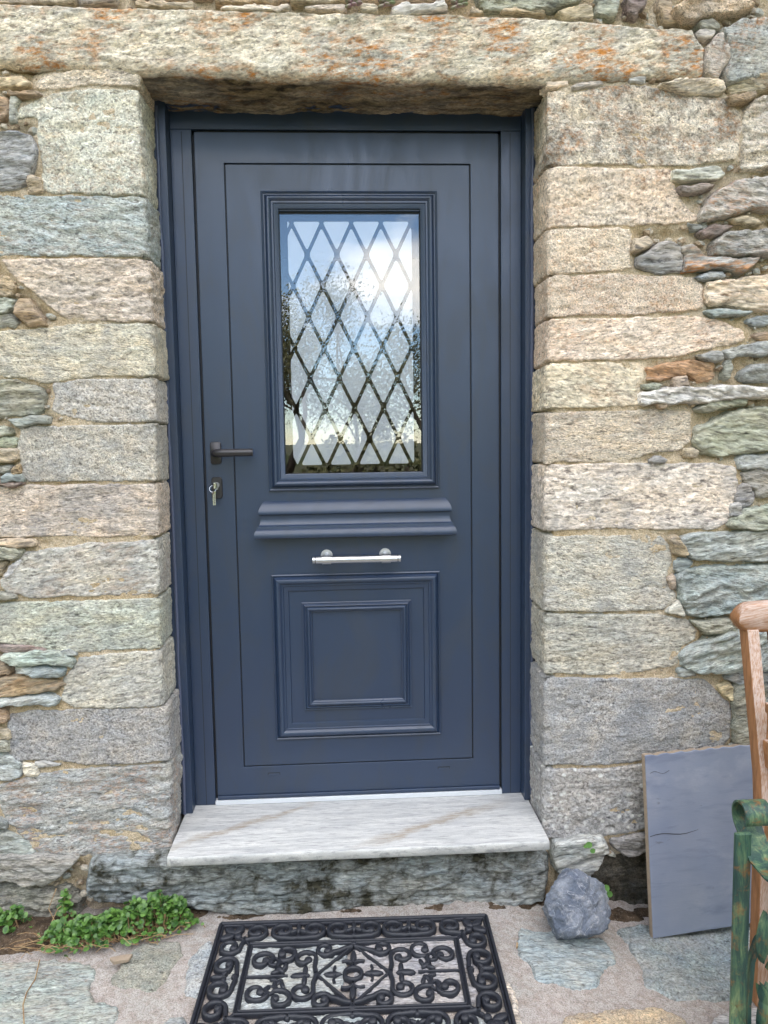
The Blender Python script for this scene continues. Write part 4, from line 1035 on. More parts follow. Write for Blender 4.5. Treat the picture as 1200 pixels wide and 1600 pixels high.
# ------------------------------------------------------------------ doormat
MX, MY = onG(343, 1440, .014)[:2]; MR = math.atan2(onG(762, 1428, .014)[1] - MY, onG(762, 1428, .014)[0] - MX)
MWD, MHT = .725, .432
mat_c = Vector((MX, MY, 0)) + Matrix.Rotation(MR, 3, 'Z') @ Vector((MWD / 2, -MHT / 2, 0)); mat_c.z = -.2225
mat = thing('doormat', 'black rubber scrollwork doormat lying in front of the doorstep', 'doormat', mat_c)
mat.rotation_euler.z = MR
def strip(pts, w, h, name, closed=False):
    """bar with rounded top following a flat path"""
    pts = [np.array(p, float) for p in pts]; n = len(pts); V = []; F = []
    sec = [(-.5, 0), (-.5, .55), (-.42, .85), (-.2, 1), (.2, 1), (.42, .85), (.5, .55), (.5, 0)]
    for i, p in enumerate(pts):
        a = pts[(i - 1) % n] if (closed or i > 0) else p; b = pts[(i + 1) % n] if (closed or i < n - 1) else p
        t = b - a; t = t / (np.hypot(*t) + 1e-9); nr = np.array((-t[1], t[0])); ww = w[i] if hasattr(w, '__len__') else w
        V += [(p[0] + nr[0] * s * ww, p[1] + nr[1] * s * ww, z * h) for s, z in sec]
    m = len(sec)
    for i in range(n if closed else n - 1):
        j = (i + 1) % n
        for k in range(m - 1): F.append((i * m + k, j * m + k, j * m + k + 1, i * m + k + 1))
    if not closed: F.append(tuple(range(m))); F.append(tuple((n - 1) * m + k for k in range(m))[::-1])
    return V, F
def mpart(name, pieces):
    V = []; F = []
    for v, f_ in pieces:
        n = len(V); V += v; F += [tuple(i + n for i in q) for q in f_]
    me = pmesh(name, V, F, angle=60); o = bpy.data.objects.new(name, me); col.objects.link(o); me.materials.append(M['rubber']); o.parent = mat; return o
def blob(x, y, r, h, sx=1, sy=1, rot=0, n=14, pointed=0):
    V = []; F = []; rings = [(1, 0), (1, .6), (.85, .88), (.5, 1.0), (0.01, 1.04)]
    for rr, zz in rings:
        for k in range(n):
            a = 2 * math.pi * k / n; px = math.cos(a) * r * sx; py = math.sin(a) * r * sy
            if pointed: py *= (1 - pointed * abs(math.cos(a)) ** 3)
            px *= rr; py *= rr
            V.append((x + px * math.cos(rot) - py * math.sin(rot), y + px * math.sin(rot) + py * math.cos(rot), zz * h))
    for i in range(len(rings) - 1):
        for k in range(n): F.append((i * n + k, i * n + (k + 1) % n, (i + 1) * n + (k + 1) % n, (i + 1) * n + k))
    return V, F
def spiral(cx, cy, r0, r1, a0, a1, n=26, ex=1.0):
    return [(cx + (r0 + (r1 - r0) * (t ** ex)) * math.cos(math.radians(a0 + (a1 - a0) * t)), cy + (r0 + (r1 - r0) * (t ** ex)) * math.sin(math.radians(a0 + (a1 - a0) * t))) for t in np.linspace(0, 1, n)]
def tf(pieces, fx):
    return [([(*fx(x, y), z) for x, y, z in v], [q[::-1] for q in f_] if getattr(fx, 'flip', False) else f_) for v, f_ in pieces]
def scroll_shape(sg=1, R=.0285, cx=.040, h=.016):
    pts = [(sg * x, y) for x, y in [(0.002, -.030), (.012, -.031)] + spiral(cx, .001, R, .010, -100, 300, 30, 2.0)]
    w = [.0115] * (len(pts) - 4) + [.012, .0125, .013, .0135]
    e = pts[-1]
    return [strip(pts, w, h, ''), blob(e[0], e[1], .0105, h * 1.05)]
def fleur(h=.015):
    return [blob(0, .012, .020, h, .32, 1, 0, pointed=0), blob(-.011, -.002, .012, h, 1, .45, .5), blob(.011, -.002, .012, h, 1, .45, -.5), blob(0, -.026, .007, h)]
def place(ox, oy, rot, mirror=1):
    c, s = math.cos(rot), math.sin(rot)
    def fx(x, y): x *= mirror; return (ox + c * x - s * y, oy + s * x + c * y)
    fx.flip = mirror < 0
    return fx
hw, hh = MWD / 2, MHT / 2; BW = .093
def rect(a, b, r=.006, n=4):
    P = []
    for (sx, sy, a0) in ((1, 1, 0), (-1, 1, 90), (-1, -1, 180), (1, -1, 270)):
        for k in range(n + 1):
            t = math.radians(a0 + 90 * k / n); P.append((sx * (a - r) + r * math.cos(t), sy * (b - r) + r * math.sin(t)))
    return P
mpart('rim', [strip(rect(hw - .0045, hh - .0045), .009, .013, '', True), strip(rect(hw - .0125, hh - .0125), .005, .009, '', True)])
mpart('inner_frame', [strip(rect(hw - BW, hh - BW, .002, 2), .006, .012, '', True), strip(rect(hw - BW - .009, hh - BW - .009, .002, 2), .006, .012, '', True), strip(rect(hw - BW - .0045, hh - BW - .0045, .002, 2), .005, .008, '', True)])
mid_b = BW / 2 - .006
for sgy, rot in ((1, 0.0), (-1, math.pi)):
    for ux in (-.146, 0, .146):
        oy = sgy * (hh - .012 - mid_b + .004)
        mpart('fleur', tf(fleur(), place(ux, oy, rot)))
        for sg in (-1, 1): mpart('scroll', tf(scroll_shape(sg), place(ux, oy, rot)))
    for sg in (-1, 1): mpart('scroll', tf(scroll_shape(1 if sg * sgy < 0 else -1, .0265, .036), place(sg * .292, sgy * (hh - .012 - mid_b + .004), rot)))
for sgx, rot in ((1, -math.pi / 2), (-1, math.pi / 2)):
    ox = sgx * (hw - .012 - mid_b + .004)
    mpart('fleur', tf(fleur(), place(ox, 0, rot)))
    for sg in (-1, 1): mpart('scroll', tf(scroll_shape(sg), place(ox, 0, rot)))
    for sg in (-1, 1): mpart('scroll', tf(scroll_shape(1 if sg * sgx > 0 else -1, .0265, .036), place(ox, sg * .146, rot)))
for sx in (-1, 1):
    for sy in (-1, 1):
        cx, cy = sx * (hw - .050), sy * (hh - .050); d = math.atan2(sy, sx)
        mpart('corner_leaf', [blob(cx + .020 * math.cos(d + k), cy + .020 * math.sin(d + k), .021, .012, 1, .5, d + k) for k in (0, 1.25, -1.25)] + [blob(cx - .014 * math.cos(d), cy - .014 * math.sin(d), .010, .013)] +
              [strip([(cx - .02 * math.cos(d), cy - .02 * math.sin(d)), (sx * (hw - BW), sy * (hh - BW))], .008, .011, '')])
# centre: lozenge with ring and petals
dw, dh = .088, .104
mpart('lozenge', [strip([(dw, 0), (0, dh)], .007, .012, ''), strip([(0, dh), (-dw, 0)], .007, .012, ''), strip([(-dw, 0), (0, -dh)], .007, .012, ''), strip([(0, -dh), (dw, 0)], .007, .012, ''), blob(0, dh + .009, .009, .012), blob(0, -dh - .009, .009, .012)])
mpart('ring', [strip(spiral(0, 0, .021, .021, 0, 350, 26), .010, .013, '', True)])
for k in range(4):
    d = k * math.pi / 2; rr = .050 if k % 2 == 0 else .062
    mpart('petal', [blob(rr * math.cos(d), rr * math.sin(d), .024, .012, 1, .34, d, pointed=.5)] + [strip([(.030 * math.cos(d), .030 * math.sin(d))] + [(.033 * math.cos(d) + (.014 * math.sin(t)) * math.cos(d) - s * .022 * (1 - math.cos(t)) * math.sin(d) * .8, .033 * math.sin(d) + (.014 * math.sin(t)) * math.sin(d) + s * .022 * (1 - math.cos(t)) * math.cos(d) * .8) for t in np.linspace(.2, 2.2, 8)], .007, .011, '') for s in (-1, 1)])
for sx in (-1, 1):
    mpart('cross_bar', [strip([(sx * .158, 0), (sx * (hw - BW - .008), 0)], .005, .011, '')])
    mpart('side_fleur', [blob(sx * .128, 0, .024, .012, 1, .34, 0), blob(sx * .117, .018, .017, .012, .4, 1, 0), blob(sx * .117, -.018, .017, .012, .4, 1, 0)])
    for sy in (-1, 1):
        m2 = lambda P: [(sx * x, sy * y) for x, y in P]
        def sc(P, w=.0118):
            P = m2(P); e = P[-1]; return [strip(P, w, .015, ''), blob(e[0], e[1], .0105, .0155)]
        mpart('scroll', sc([(.004, .098), (.020, .094), (.036, .084), (.050, .080)] + spiral(.071, .090, .022, .008, -130, 220, 24, 1.8)))
        mpart('scroll', sc([(.090, .003), (.0925, .018), (.095, .030)] + spiral(.120, .056, .027, .009, 190, -150, 26, 1.8)))
        mpart('scroll', sc([(.187, .024), (.186, .036), (.182, .046)] + spiral(.172, .080, .0285, .009, -60, -400 + 20, 28, 1.8)))
        mpart('scroll', sc([(.200, .040), (.206, .052)] + spiral(.226, .056, .0275, .009, 170, -170, 28, 1.8)))
        mpart('small_ring', [strip(m2(spiral(.197, .050, .0125, .0125, 0, 345, 18)), .007, .013, '', True)])
        mpart('leaf_sprig', [blob(sx * .180, sy * .024, .016, .012, 1, .45, sx * sy * .75), blob(sx * .168, sy * .032, .013, .012, 1, .45, sx * sy * 1.9), blob(sx * .190, sy * .014, .012, .012, 1, .45, -sx * sy * .3)])

# ------------------------------------------------------------------ rock beside the mat
def rock():
    bm = bmesh.new(); bmesh.ops.create_icosphere(bm, subdivisions=6, radius=1.0)
    rng = random.Random(12); planes = []
    for _ in range(15):
        v = Vector((rng.gauss(0, 1), rng.gauss(0, 1), rng.gauss(0, 1))).normalized(); planes.append((v, rng.uniform(.72, .98)))
    planes += [(Vector((-.15, -.75, .62)).normalized(), .74), (Vector((.75, -.5, .35)).normalized(), .80), (Vector((-.8, -.3, .5)).normalized(), .86), (Vector((.1, -.6, -.8)).normalized(), .78)]
    V = np.array([v.co[:] for v in bm.verts])
    nz = fbm(V[:, 0] * 5 + 9, V[:, 1] * 5 + V[:, 2] * 3.1, 33, 4); nz2 = fbm(V[:, 2] * 6, V[:, 0] * 6 + V[:, 1] * 5, 34, 4); nz3 = fbm(V[:, 2] * 26 + V[:, 1] * 9, V[:, 0] * 26 - V[:, 1] * 14, 35, 3)
    for i, v in enumerate(bm.verts):
        r = 1.0; d = v.co.normalized()
        for n, k in planes:
            c = d.dot(n)
            if c > .05: r = min(r, k / c)
        v.co = d * (r + .075 * nz[i] + .05 * abs(nz2[i]) + .018 * nz3[i])
        v.co.x *= .107; v.co.y *= .085; v.co.z *= .098
    me = bpy.data.meshes.new('rock'); bm.to_mesh(me); bm.free()
    me.polygons.foreach_set('use_smooth', [True] * len(me.polygons))
    p = onG(904, 1478); o = link('rock', me, M['rock']); o.location = (p[0] + .006, p[1] + .050, float(gz(p[0])) + .075)
    o.rotation_euler = (0.12, -.1, .3)
    return tag(o, 'angular blue grey limestone rock on the ground beside the doormat', 'rock')
rock()

# ------------------------------------------------------------------ painted board leaning on the wall
def board():
    bl = onG(1002, 1470); tl = onY(1008, 1181, YW - .075); rt = onY(1170, 1164, YW - .028)
    bl = Vector(bl); tl = Vector(tl); ux = (Vector(rt) - tl); ux.normalize()
    up = (tl - bl); up = up - ux * up.dot(ux); H = up.length; up.normalize(); nrm = ux.cross(up).normalized()   # towards the viewer
    if nrm.y > 0: nrm = -nrm
    th = .019; W = .40
    n = 60; V = []; F = []; rng = random.Random(3)
    outline = []
    for i in range(n + 1): outline.append((W * i / n, H + .0018 * math.sin(i * .9) + rng.uniform(-.0008, .0008)))
    for i in range(n + 1): outline.append((W * (1 - i / n), .004 * (i / n < .02) + rng.uniform(-.0008, .0008)))
    m = len(outline)
    for d in (0, .002, th):
        sh = .0016 if d == 0 else 0
        for (u, v) in outline:
            uu = u + (sh if u < W / 2 else -sh); vv = v + (-sh if v > H / 2 else sh)
            V.append(tl - up * H + ux * (uu + .004 * (1 - v / H) * 0) + up * vv - nrm * d)
    F.append(tuple(range(m))); F2 = []
    for k in range(m):
        F.append((k, m + k, m + (k + 1) % m, (k + 1) % m)); F2.append((m + k, 2 * m + k, 2 * m + (k + 1) % m, m + (k + 1) % m))
    F2.append(tuple(range(2 * m, 3 * m))[::-1])
    me = pmesh('wooden_board', V, F + F2); me.materials.append(M['board']); me.materials.append(M['board_edge'])
    for i, p in enumerate(me.polygons):
        if i >= len(F): p.material_index = 1
    o = bpy.data.objects.new('wooden_board', me); col.objects.link(o)
    tag(o, 'grey blue painted wooden board leaning against the wall beside the rock', 'board')
    # splits in the paint
    foot = tl - up * H
    for (u0, u1, v) in ((.004, .150, .275), (.012, .07, .445)):
        pts = [foot + ux * (u0 + (u1 - u0) * t) + up * (H * 0 + v + .004 * math.sin(t * 7)) + nrm * .0002 for t in np.linspace(0, 1, 9)]
        g = MB(); rad = [.0012 * (1 - abs(2 * t - .8) ** 2 * .5) if v < .3 else .0005 for t in np.linspace(0, 1, 9)]
        g.tube(pts, [max(r, .0003) for r in rad], 5)
        g.build('crack', M['gasket'], o)
board()

# ------------------------------------------------------------------ garden chair at the right edge
def chair():
    X0 = 1.372; G = float(gz(X0)); root = thing('garden_chair', 'weathered teak garden chair cut off by the right edge of the picture', 'chair', (X0 + .27, -.55, G))
    W = .56
    def stile(x):
        g = MB(); sec = .030; dp = .042
        path = [(-.545, G), (-.545, .16), (-.535, .26), (-.49, .45), (-.455, .60)]
        V = []; F = []
        for y, z in path: V += [(x, y - dp / 2, z), (x + sec, y - dp / 2, z), (x + sec, y + dp / 2, z), (x, y + dp / 2, z)]
        for i in range(len(path) - 1):
            for k in range(4): F.append((i * 4 + k, i * 4 + (k + 1) % 4, i * 4 + 4 + (k + 1) % 4, i * 4 + 4 + k))
        F.append((3, 2, 1, 0)); n = 4 * (len(path) - 1); F.append((n, n + 1, n + 2, n + 3)); g.add(V, F)
        return g.build('back_leg', M['wood_z'], root, bevel=.003, seg=2, angle=40)
    stile(X0); stile(X0 + W - .03)
    # top rail with rounded ends
    n = 80; V = []; F = []; yc, zc = -.452, .625
    for i in range(n + 1):
        t = i / n; x = X0 - .020 + (W + .04) * t; e = min(t, 1 - t) * (W + .04); k = 1 if e > .036 else math.sqrt(max(0.05, 1 - (1 - e / .036) ** 2))
        crown = .012 * math.sin(math.pi * t)
        for a in range(12):
            th = 2 * math.pi * a / 12; cy = .024 * math.copysign(abs(math.cos(th)) ** .55, math.cos(th)); cz = .037 * math.copysign(abs(math.sin(th)) ** .55, math.sin(th))
            V.append((x, yc + cy, zc + cz * k + crown * (1 if math.sin(th) > 0 else .3)))
    for i in range(n):
        for a in range(12): F.append((i * 12 + a, i * 12 + (a + 1) % 12, (i + 1) * 12 + (a + 1) % 12, (i + 1) * 12 + a))
    F.append(tuple(range(12))[::-1]); F.append(tuple(n * 12 + a for a in range(12)))
    g = MB(); g.add(V, F); g.build('top_rail', M['wood_x'], root, angle=50)
    for k in range(6):
        x = X0 + .062 + k * .078
        g = MB(); g.add([(x, -.535, .33), (x + .028, -.535, .33), (x + .028, -.520, .33), (x, -.520, .33), (x, -.462, .60), (x + .028, -.462, .60), (x + .028, -.447, .60), (x, -.447, .60)], [(0, 3, 2, 1), (4, 5, 6, 7), (0, 1, 5, 4), (1, 2, 6, 5), (2, 3, 7, 6), (3, 0, 4, 7)])
        g.build('back_slat', M['wood_z'], root, bevel=.002)
    g = MB(); g.box(X0 + .012, X0 + W - .012, -.575, -.535, .285, .350); g.build('lower_back_rail', M['wood_x'], root, bevel=.004)
    for x in (X0, X0 + W - .03):
        # arm: top board with bracket below, running forward from the back leg
        g = MB(); y0, y1 = -.560, -1.02
        g.add([(x - .0, y0, .425), (x + .050, y0, .425), (x + .050, y1, .385), (x - .0, y1, .385), (x, y0, .450), (x + .050, y0, .450), (x + .050, y1, .410), (x, y1, .410)], [(0, 3, 2, 1), (4, 5, 6, 7), (0, 1, 5, 4), (1, 2, 6, 5), (2, 3, 7, 6), (3, 0, 4, 7)])
        arm = g.build('arm_rest', M['wood_y'], root, bevel=.004)
        g = MB(); g.add([(x + .006, y0, .36), (x + .026, y0, .36), (x + .026, y0, .424), (x + .006, y0, .424), (x + .006, y0 - .10, .414), (x + .026, y0 - .10, .414)], [(0, 1, 2, 3), (0, 4, 5, 1), (3, 2, 5, 4), (0, 3, 4), (1, 5, 2)])
        g.build('bracket', M['wood_y'], arm, bevel=.002)
        g = MB(); g.box(x, x + .030, -.985, -.943, G, .386); g.build('front_leg', M['wood_z'], root, bevel=.003)
        g = MB(); g.box(x + .004, x + .026, -.943, -.567, .110, .165); g.build('seat_rail', M['wood_y'], root, bevel=.003)
    for k in range(7):
        y = -.60 - k * .058
        g = MB(); g.box(X0 + .003, X0 + W - .003, y - .024, y + .024, .1655, .183); g.build('seat_slat', M['wood_x'], root, bevel=.003)
chair()

# ------------------------------------------------------------------ green wrought iron stand in the right corner
def iron():
    Y = -.735; x0 = onY(1146, 1400, Y)[0]; x1 = onY(1171, 1400, Y)[0]; zt = onY(1150, 1302, Y)[2]; G = float(gz(x0))
    root = thing('iron_stand', 'green painted wrought iron stand with scroll and leaves in the lower right corner', 'ironwork', ((x0 + x1) / 2, Y - .2, G))
    g = MB(); g.box(x0, x1, Y - .004, Y + .007, G, zt)
    g.build('upright', M['iron'], root, bevel=.003, seg=2)
    g = MB(); g.box(x0, x1, Y - .404, Y - .393, G, zt); g.build('upright', M['iron'], root, bevel=.003, seg=2)
    g = MB(); g.box(x0 + .012, x1 - .012, Y - .393, Y - .004, G + .035, G + .047); g.build('foot_rail', M['iron'], root, bevel=.002)
    def band(name, pts, w, th=.006, yo=0):
        """flat strap standing on edge, following a path in the x-z plane"""
        V = []; F = []; n = len(pts)
        for i, (x, z) in enumerate(pts):
            a = np.array(pts[max(i - 1, 0)]); b = np.array(pts[min(i + 1, n - 1)]); t = (b - a) / (np.hypot(*(b - a)) + 1e-9); nr = (-t[1], t[0])
            for s, y in ((-.5, -w / 2), (.5, -w / 2), (.5, w / 2), (-.5, w / 2)): V.append((x + nr[0] * s * th, Y + .015 + yo + y, z + nr[1] * s * th))
        for i in range(n - 1):
            for k in range(4): F.append((i * 4 + k, i * 4 + (k + 1) % 4, i * 4 + 4 + (k + 1) % 4, i * 4 + 4 + k))
        F.append((3, 2, 1, 0)); m = 4 * (n - 1); F.append((m, m + 1, m + 2, m + 3))
        gg = MB(); gg.add(V, F); return gg.build(name, M['iron'], root, angle=50)
    # top scroll: a broad strap that curls over beside the upright and sweeps forward
    def strap(name, pts, xa, xb, th=.006):
        V = []; F = []; n = len(pts)
        for i, (y, z) in enumerate(pts):
            a = np.array(pts[max(i - 1, 0)]); b = np.array(pts[min(i + 1, n - 1)]); t = (b - a) / (np.hypot(*(b - a)) + 1e-9); nr = (-t[1], t[0])
            for q, x in ((-.5, xa), (.5, xa), (.5, xb), (-.5, xb)): V.append((x, y + nr[0] * q * th, z + nr[1] * q * th))
        for i in range(n - 1):
            for k in range(4): F.append((i * 4 + k, i * 4 + (k + 1) % 4, i * 4 + 4 + (k + 1) % 4, i * 4 + 4 + k))
        F.append((3, 2, 1, 0)); m = 4 * (n - 1); F.append((m, m + 1, m + 2, m + 3))
        gg = MB(); gg.add(V, F); return gg.build(name, M['iron'], root, angle=50)
    cy, cz = Y + .034, zt + .020
    P = spiral(cy, cz, .008, .027, 250, 250 - 360, 22, .55)
    P = spiral(cy, cz, .022, .034, 215, -50, 24, .5) + [(cy - .006, cz - .052), (cy - .046, cz - .078), (cy - .10, cz - .082), (cy - .16, cz - .074), (cy - .22, cz - .05)]
    strap('scroll', P, x1 - .008, x1 + .050, .0045)
    P = [(x1 + .012, G + .03), (x1 + .010, G + .12), (x1 + .016, G + .22), (x1 + .03, G + .262)] + spiral(x1 + .052, G + .252, .024, .010, 150, -120, 14)
    band('scroll', P, .020, .009)
    # leaves
    def leaf(x, z, ang, ln, wd, curl, yo=-.01):
        V = []; F = []; n = 10
        for i in range(n + 1):
            t = i / n; w = wd * math.sin(math.pi * min(1, t * .92 + .06)) ** .8; c = math.cos(ang + curl * t); s = math.sin(ang + curl * t)
            px = x + ln * t * math.cos(ang + curl * t * .5); pz = z + ln * t * math.sin(ang + curl * t * .5)
            for k, (q, d) in enumerate(((-1, .008), (-.5, .002), (0, -.003), (.5, .002), (1, .008))):
                V.append((px - s * w * q, Y + yo - .012 * math.sin(math.pi * t) + d, pz + c * w * q))
        for i in range(n):
            for k in range(4): F.append((i * 5 + k, i * 5 + k + 1, i * 5 + k + 6, i * 5 + k + 5))
        m = len(V); V += [(a, b + .004, c) for a, b, c in V]
        F += [tuple(m + q for q in f_)[::-1] for f_ in F]
        gg = MB(); gg.add(V, F); return gg.build('leaf', M['iron'], root, angle=60)
    leaf(x0 + .012, G + .035, math.radians(150), .075, .018, .5); leaf(x0 + .020, G + .03, math.radians(105), .10, .016, -.3); leaf(x1 + .004, G + .03, math.radians(60), .07, .016, -.6)
    leaf(x1 + .036, G + .22, math.radians(95), .115, .018, -.25, 0); leaf(x1 + .05, G + .20, math.radians(60), .09, .018, -.5, 0); leaf(x1 + .030, G + .17, math.radians(-70), .09, .016, .4, 0); leaf(x1 + .054, G + .17, math.radians(-95), .11, .022, -.2, 0); leaf(x1 + .07, G + .10, math.radians(-60), .08, .018, .5, 0)
iron()

# ------------------------------------------------------------------ plants
def leafmesh(V, F, c, n, u, r, cup=.25, k=8):
    """small round leaf: fan with raised rim"""
    v = n.cross(u).normalized(); b = len(V); V.append(tuple(c))
    for i in range(k):
        a = 2 * math.pi * i / k; rr = r * (1 + .18 * math.cos(a))
        V.append(tuple(c + u * rr * math.cos(a) + v * rr * .82 * math.sin(a) + n * r * cup * abs(math.sin(a))))
    for i in range(k): F.append((b, b + 1 + i, b + 1 + (i + 1) % k))
def herb(name, label, spots, nleaf, rleaf, seed, hgt, base):
    rng = random.Random(seed); root = thing(name, label, 'plant', base); V = []; F = []; st = MB()
    for i in range(nleaf):
        (ax, ay, hz, sx, sy) = rng.choice(spots)
        x = ax + rng.gauss(0, sx); y = ay + rng.gauss(0, sy); d = min(1.0, math.hypot((x - ax) / sx, (y - ay) / sy) / 2.2)
        z = float(gz(x)) + .02 + hz * (1 - d ** 2) * rng.uniform(.45, 1.05)
        y = min(y, -.225)
        c = Vector((x, y, z)); n = Vector((rng.gauss(0, .45), rng.gauss(-.35, .45), 1)).normalized(); u = n.cross(Vector((rng.gauss(0, 1), rng.gauss(0, 1), rng.gauss(0, .4)))).normalized()
        leafmesh(V, F, c, n, u, rleaf * rng.choice((.5, .7, .9, 1.0, 1.15, 1.45)) * rng.uniform(.9, 1.1))
        if i % 6 == 0: st.tube([(x + rng.gauss(0, .01), y + rng.gauss(0, .008), float(gz(x)) + .01), (x + rng.gauss(0, .006), y, (z + float(gz(x))) / 2), tuple(c)], .0011, 4)
    o = link('leaves', pmesh('leaves', V, F, smooth=True), M['leaf'], root); o['kind'] = 'stuff'
    o = st.build('stems', M['straw'], root); o['kind'] = 'stuff'
pl = [onG(u, v) for u, v in ((110, 1478), (150, 1475), (190, 1472), (225, 1465), (262, 1452), (140, 1462))]
herb('creeping_herb', 'bushy green creeping herb growing at the wall foot left of the doormat', [(-.355, -.325, .045, .024, .018), (-.30, -.325, .055, .030, .020), (-.235, -.318, .062, .03, .020), (-.17, -.305, .085, .030, .020), (-.115, -.290, .092, .026, .018), (-.075, -.275, .070, .020, .014)], 1700, .0070, 5, .07, (-.22, -.30, -.225))
herb('creeping_herb', 'small sparse green weed in the soil at the far left', [(-.50, -.27, .060, .025, .014), (-.55, -.27, .05, .025, .014)], 130, .0072, 6, .06, (-.50, -.27, -.225))
herb('creeping_herb', 'tiny green sprig on the wall below the left corner block', [(-.375, -.245, .085, .012, .008)], 60, .007, 8, .09, (-.375, -.245, -.225))
def dry():
    rng = random.Random(21); root = thing('dry_grass', 'dry straw stems lying on the soil in front of the green herb', 'dry grass', (-.3, -.34, -.225))
    for i in range(75):
        x = rng.uniform(-.44, -.07); y = -.335 + rng.gauss(0, .02) + (x + .3) * .12; a = rng.uniform(-.7, .7) + (math.pi if rng.random() < .5 else 0); l = rng.uniform(.03, .10); z = float(gz(x)) + .014
        pts = [(x + l * t * math.cos(a), y + l * t * math.sin(a) * .5 + .006 * math.sin(5 * t + i), z + rng.uniform(0, .012) * math.sin(math.pi * t) + .012 * t) for t in (0, .25, .5, .75, 1)]
        g = MB(); g.tube(pts, .0009, 4); g.build('stem', M['straw'], root)
    for P in ([(62, 1500), (55, 1530), (42, 1550), (36, 1570), (38, 1605)],):
        pts = [tuple(onG(u, v, .012)) for u, v in P]; g = MB(); g.tube(pts, .0016, 5); g.build('stem', M['straw'], root)
    for P in ([(80, 1482), (86, 1440), (76, 1420), (88, 1388)], [(70, 1490), (72, 1460), (90, 1420), (110, 1405)]):
        pts = [tuple(onY(u, v, -.30 + .02 * k)) for k, (u, v) in enumerate(P)]; g = MB(); g.tube(pts, .0012, 5); g.build('stem', M['straw'], root)
dry()
def penny(u, v, Y, r, label):
    c = Vector(onY(u, v, Y)); root = thing('pennywort', label, 'plant', c); V = []; F = []
    for (dx, dz, s) in ((0, 0, 1), (.012, -.020, .8), (-.010, -.004, .6)):
        cc = c + Vector((dx, .004 * (dx > 0), dz)); n = Vector((.15, -1, .35)).normalized(); uu = n.cross(Vector((0, 0, 1))).normalized(); leafmesh(V, F, cc, n, uu, r * s, .15, 14)
    link('leaves', pmesh('leaves', V, F, smooth=True), M['penny'], root)
    g = MB(); g.tube([tuple(c), (c.x, c.y + .02, c.z - .02), (c.x + .002, YW + .0, c.z - .03)], .0013, 5); g.build('stalk', M['penny'], root)
penny(947, 1388, -.262, .0125, 'round green pennywort leaves growing behind the grey rock'); penny(921, 1320, -.250, .010, 'little round pennywort leaves on the stone under the right corner block')
def sedum(u, v, r, label, seed):
    rng = random.Random(seed); c = Vector(onY(u, v, YW - .025)); root = thing('sedum', label, 'succulent', c)
    for i in range(9):
        a = 2.4 * i; t = i / 9; d = Vector((math.cos(a) * (.35 + .65 * t), -.55 - .2 * math.sin(a), .25 + .8 * math.sin(a) * (.35 + .5 * t))).normalized()
        bm = bmesh.new(); bmesh.ops.create_uvsphere(bm, u_segments=10, v_segments=7, radius=1); q = d.to_track_quat('Z', 'Y').to_matrix().to_4x4()
        bmesh.ops.transform(bm, matrix=Matrix.Translation(c + d * r * (.5 + .5 * t)) @ q @ Matrix.Diagonal((r * .42, r * .24, r * .62, 1)), verts=bm.verts)
        me = bpy.data.meshes.new('leaf'); bm.to_mesh(me); bm.free(); me.polygons.foreach_set('use_smooth', [True] * len(me.polygons)); link('leaf', me, M['sedum'], root)
sedum(552, 8, .020, 'leftmost purple green sedum rosette on top of the lintel', 1); sedum(603, 8, .020, 'middle sedum rosette on top of the lintel', 2); sedum(716, 10, .020, 'rightmost sedum rosette on top of the lintel', 3)

# a few loose bits on the paving
for (u, v, l, a, lab) in ((808, 1484, .020, 1.3, 'short pale wood chip on the pink mortar beside the doormat'), (190, 1512, .045, .25, 'flat brown stone flake in front of the green herb'), ):
    p = onG(u, v); bm = bmesh.new(); bmesh.ops.create_cube(bm, size=1)
    bmesh.ops.bevel(bm, geom=list(bm.edges), offset=.12, segments=2, affect='EDGES', profile=.5)
    for vv in bm.verts:
        vv.co.x *= l * (1 + .2 * math.sin(vv.co.y * 5)); vv.co.y *= l * (.22 if l < .03 else .42); vv.co.z *= .006 if l < .03 else .010
    me = bpy.data.meshes.new('chip'); bm.to_mesh(me); bm.free(); nm = 'wood_chip' if l < .03 else 'stone_flake'
    o = link(nm, me, M['straw'] if l < .03 else M['board_edge']); o.location = (p[0], p[1], float(gz(p[0])) + (.012 if l < .03 else .022)); o.rotation_euler = (0.05, .04, a); tag(o, lab, 'wood chip' if l < .03 else 'stone')

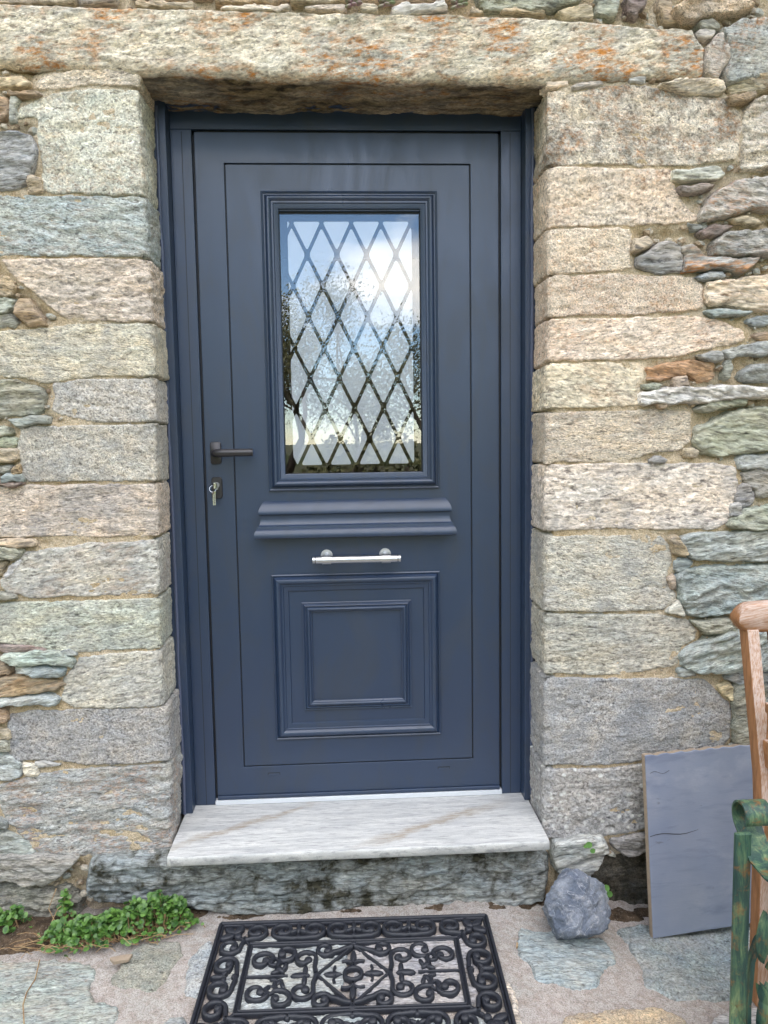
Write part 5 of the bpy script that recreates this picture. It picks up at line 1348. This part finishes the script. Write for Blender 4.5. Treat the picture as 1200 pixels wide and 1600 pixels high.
# ------------------------------------------------------------------ trees across the yard, seen mirrored in the glass
def tree(x, y, h, seed, label, leafy):
    rng = random.Random(seed); root = thing('tree', label, 'tree', (x, y, -.25), 'trees across the yard'); tr = MB(); V = []; F = []
    def grow(p, d, l, r, depth):
        n = 4; pts = [p]; rad = [r]
        for i in range(n):
            d = (d + Vector((rng.gauss(0, .14), rng.gauss(0, .14), rng.gauss(.03, .1)))).normalized(); p = p + d * l / n; pts.append(p); rad.append(r * (1 - .45 * (i + 1) / n))
        tr.tube(pts, rad, 5 if depth > 1 else 8, cap=False)
        if depth >= 3:
            for _ in range(leafy):
                q = pts[rng.randint(1, n)] + Vector((rng.gauss(0, .16), rng.gauss(0, .16), rng.gauss(0, .14))); nn = Vector((rng.gauss(0, 1), rng.gauss(0, 1), rng.gauss(0, 1))).normalized(); u = nn.orthogonal().normalized(); w = nn.cross(u); s = rng.uniform(.014, .034); b = len(V)
                V.extend([tuple(q - u * s), tuple(q + w * s * .5), tuple(q + u * s), tuple(q - w * s * .5)]); F.append((b, b + 1, b + 2, b + 3))
        if depth < 5:
            for _ in range(3 if depth < 4 else 2):
                a = rng.uniform(.35, .85); ax = d.orthogonal().normalized(); ax.rotate(Matrix.Rotation(rng.uniform(0, 6.28), 3, d)); dd = d.copy(); dd.rotate(Matrix.Rotation(a, 3, ax)); grow(pts[rng.randint(2, n)], dd, l * rng.uniform(.58, .78), rad[-1] * .75, depth + 1)
    grow(Vector((x, y, -.25)), Vector((0, 0, 1)), h * .36, h * .026, 0)
    tr.build('trunk', M['bark'], root); link('crown', pmesh('crown', V, F), M['treeleaf'], root)
tree(-.6, -10.2, 4.1, 3, 'leafy tree across the yard mirrored at the left of the door glass', 46)
tree(1.7, -9.8, 4.5, 4, 'spreading tree across the yard mirrored at the right of the door glass', 46)
tree(.55, -11.5, 4.7, 8, 'farther tree across the yard mirrored in the middle of the door glass', 46)
tree(-2.6, -11.0, 4.6, 12, 'tree at the left end of the row across the yard', 18)
tree(4.8, -10.5, 5.0, 15, 'tree at the right end of the row across the yard', 18)
def hedge(x0, x1, y, h, seed, label):
    rng = random.Random(seed); root = thing('hedge', label, 'hedge', ((x0 + x1) / 2, y, -.25)); V = []; F = []; st = MB()
    for i in range(9000):
        x = rng.uniform(x0, x1); hh_ = h * (.8 + .25 * math.sin(x * 2.1) + .12 * math.sin(x * 5.3 + 1)); q = Vector((x, y + rng.gauss(0, .22), -.25 + hh_ * rng.random() ** 1.15)); nn = Vector((rng.gauss(0, 1), rng.gauss(0, 1), rng.gauss(0, 1))).normalized(); u = nn.orthogonal().normalized(); w = nn.cross(u); r = rng.uniform(.03, .06); b = len(V)
        V.extend([tuple(q - u * r), tuple(q + w * r * .6), tuple(q + u * r), tuple(q - w * r * .6)]); F.append((b, b + 1, b + 2, b + 3))
    for k in range(24):
        x = x0 + (x1 - x0) * (k + .5) / 24; st.tube([(x, y, -.3), (x + rng.gauss(0, .1), y + rng.gauss(0, .1), -.25 + h * .7)], [.03, .012], 6)
    link('leaves', pmesh('leaves', V, F), M['treeleaf'], root); st.build('stems', M['bark'], root)['kind'] = 'stuff'
hedge(-3.2, 4.0, -8.6, 1.4, 5, 'low leafy hedge across the yard mirrored at the foot of the door glass')
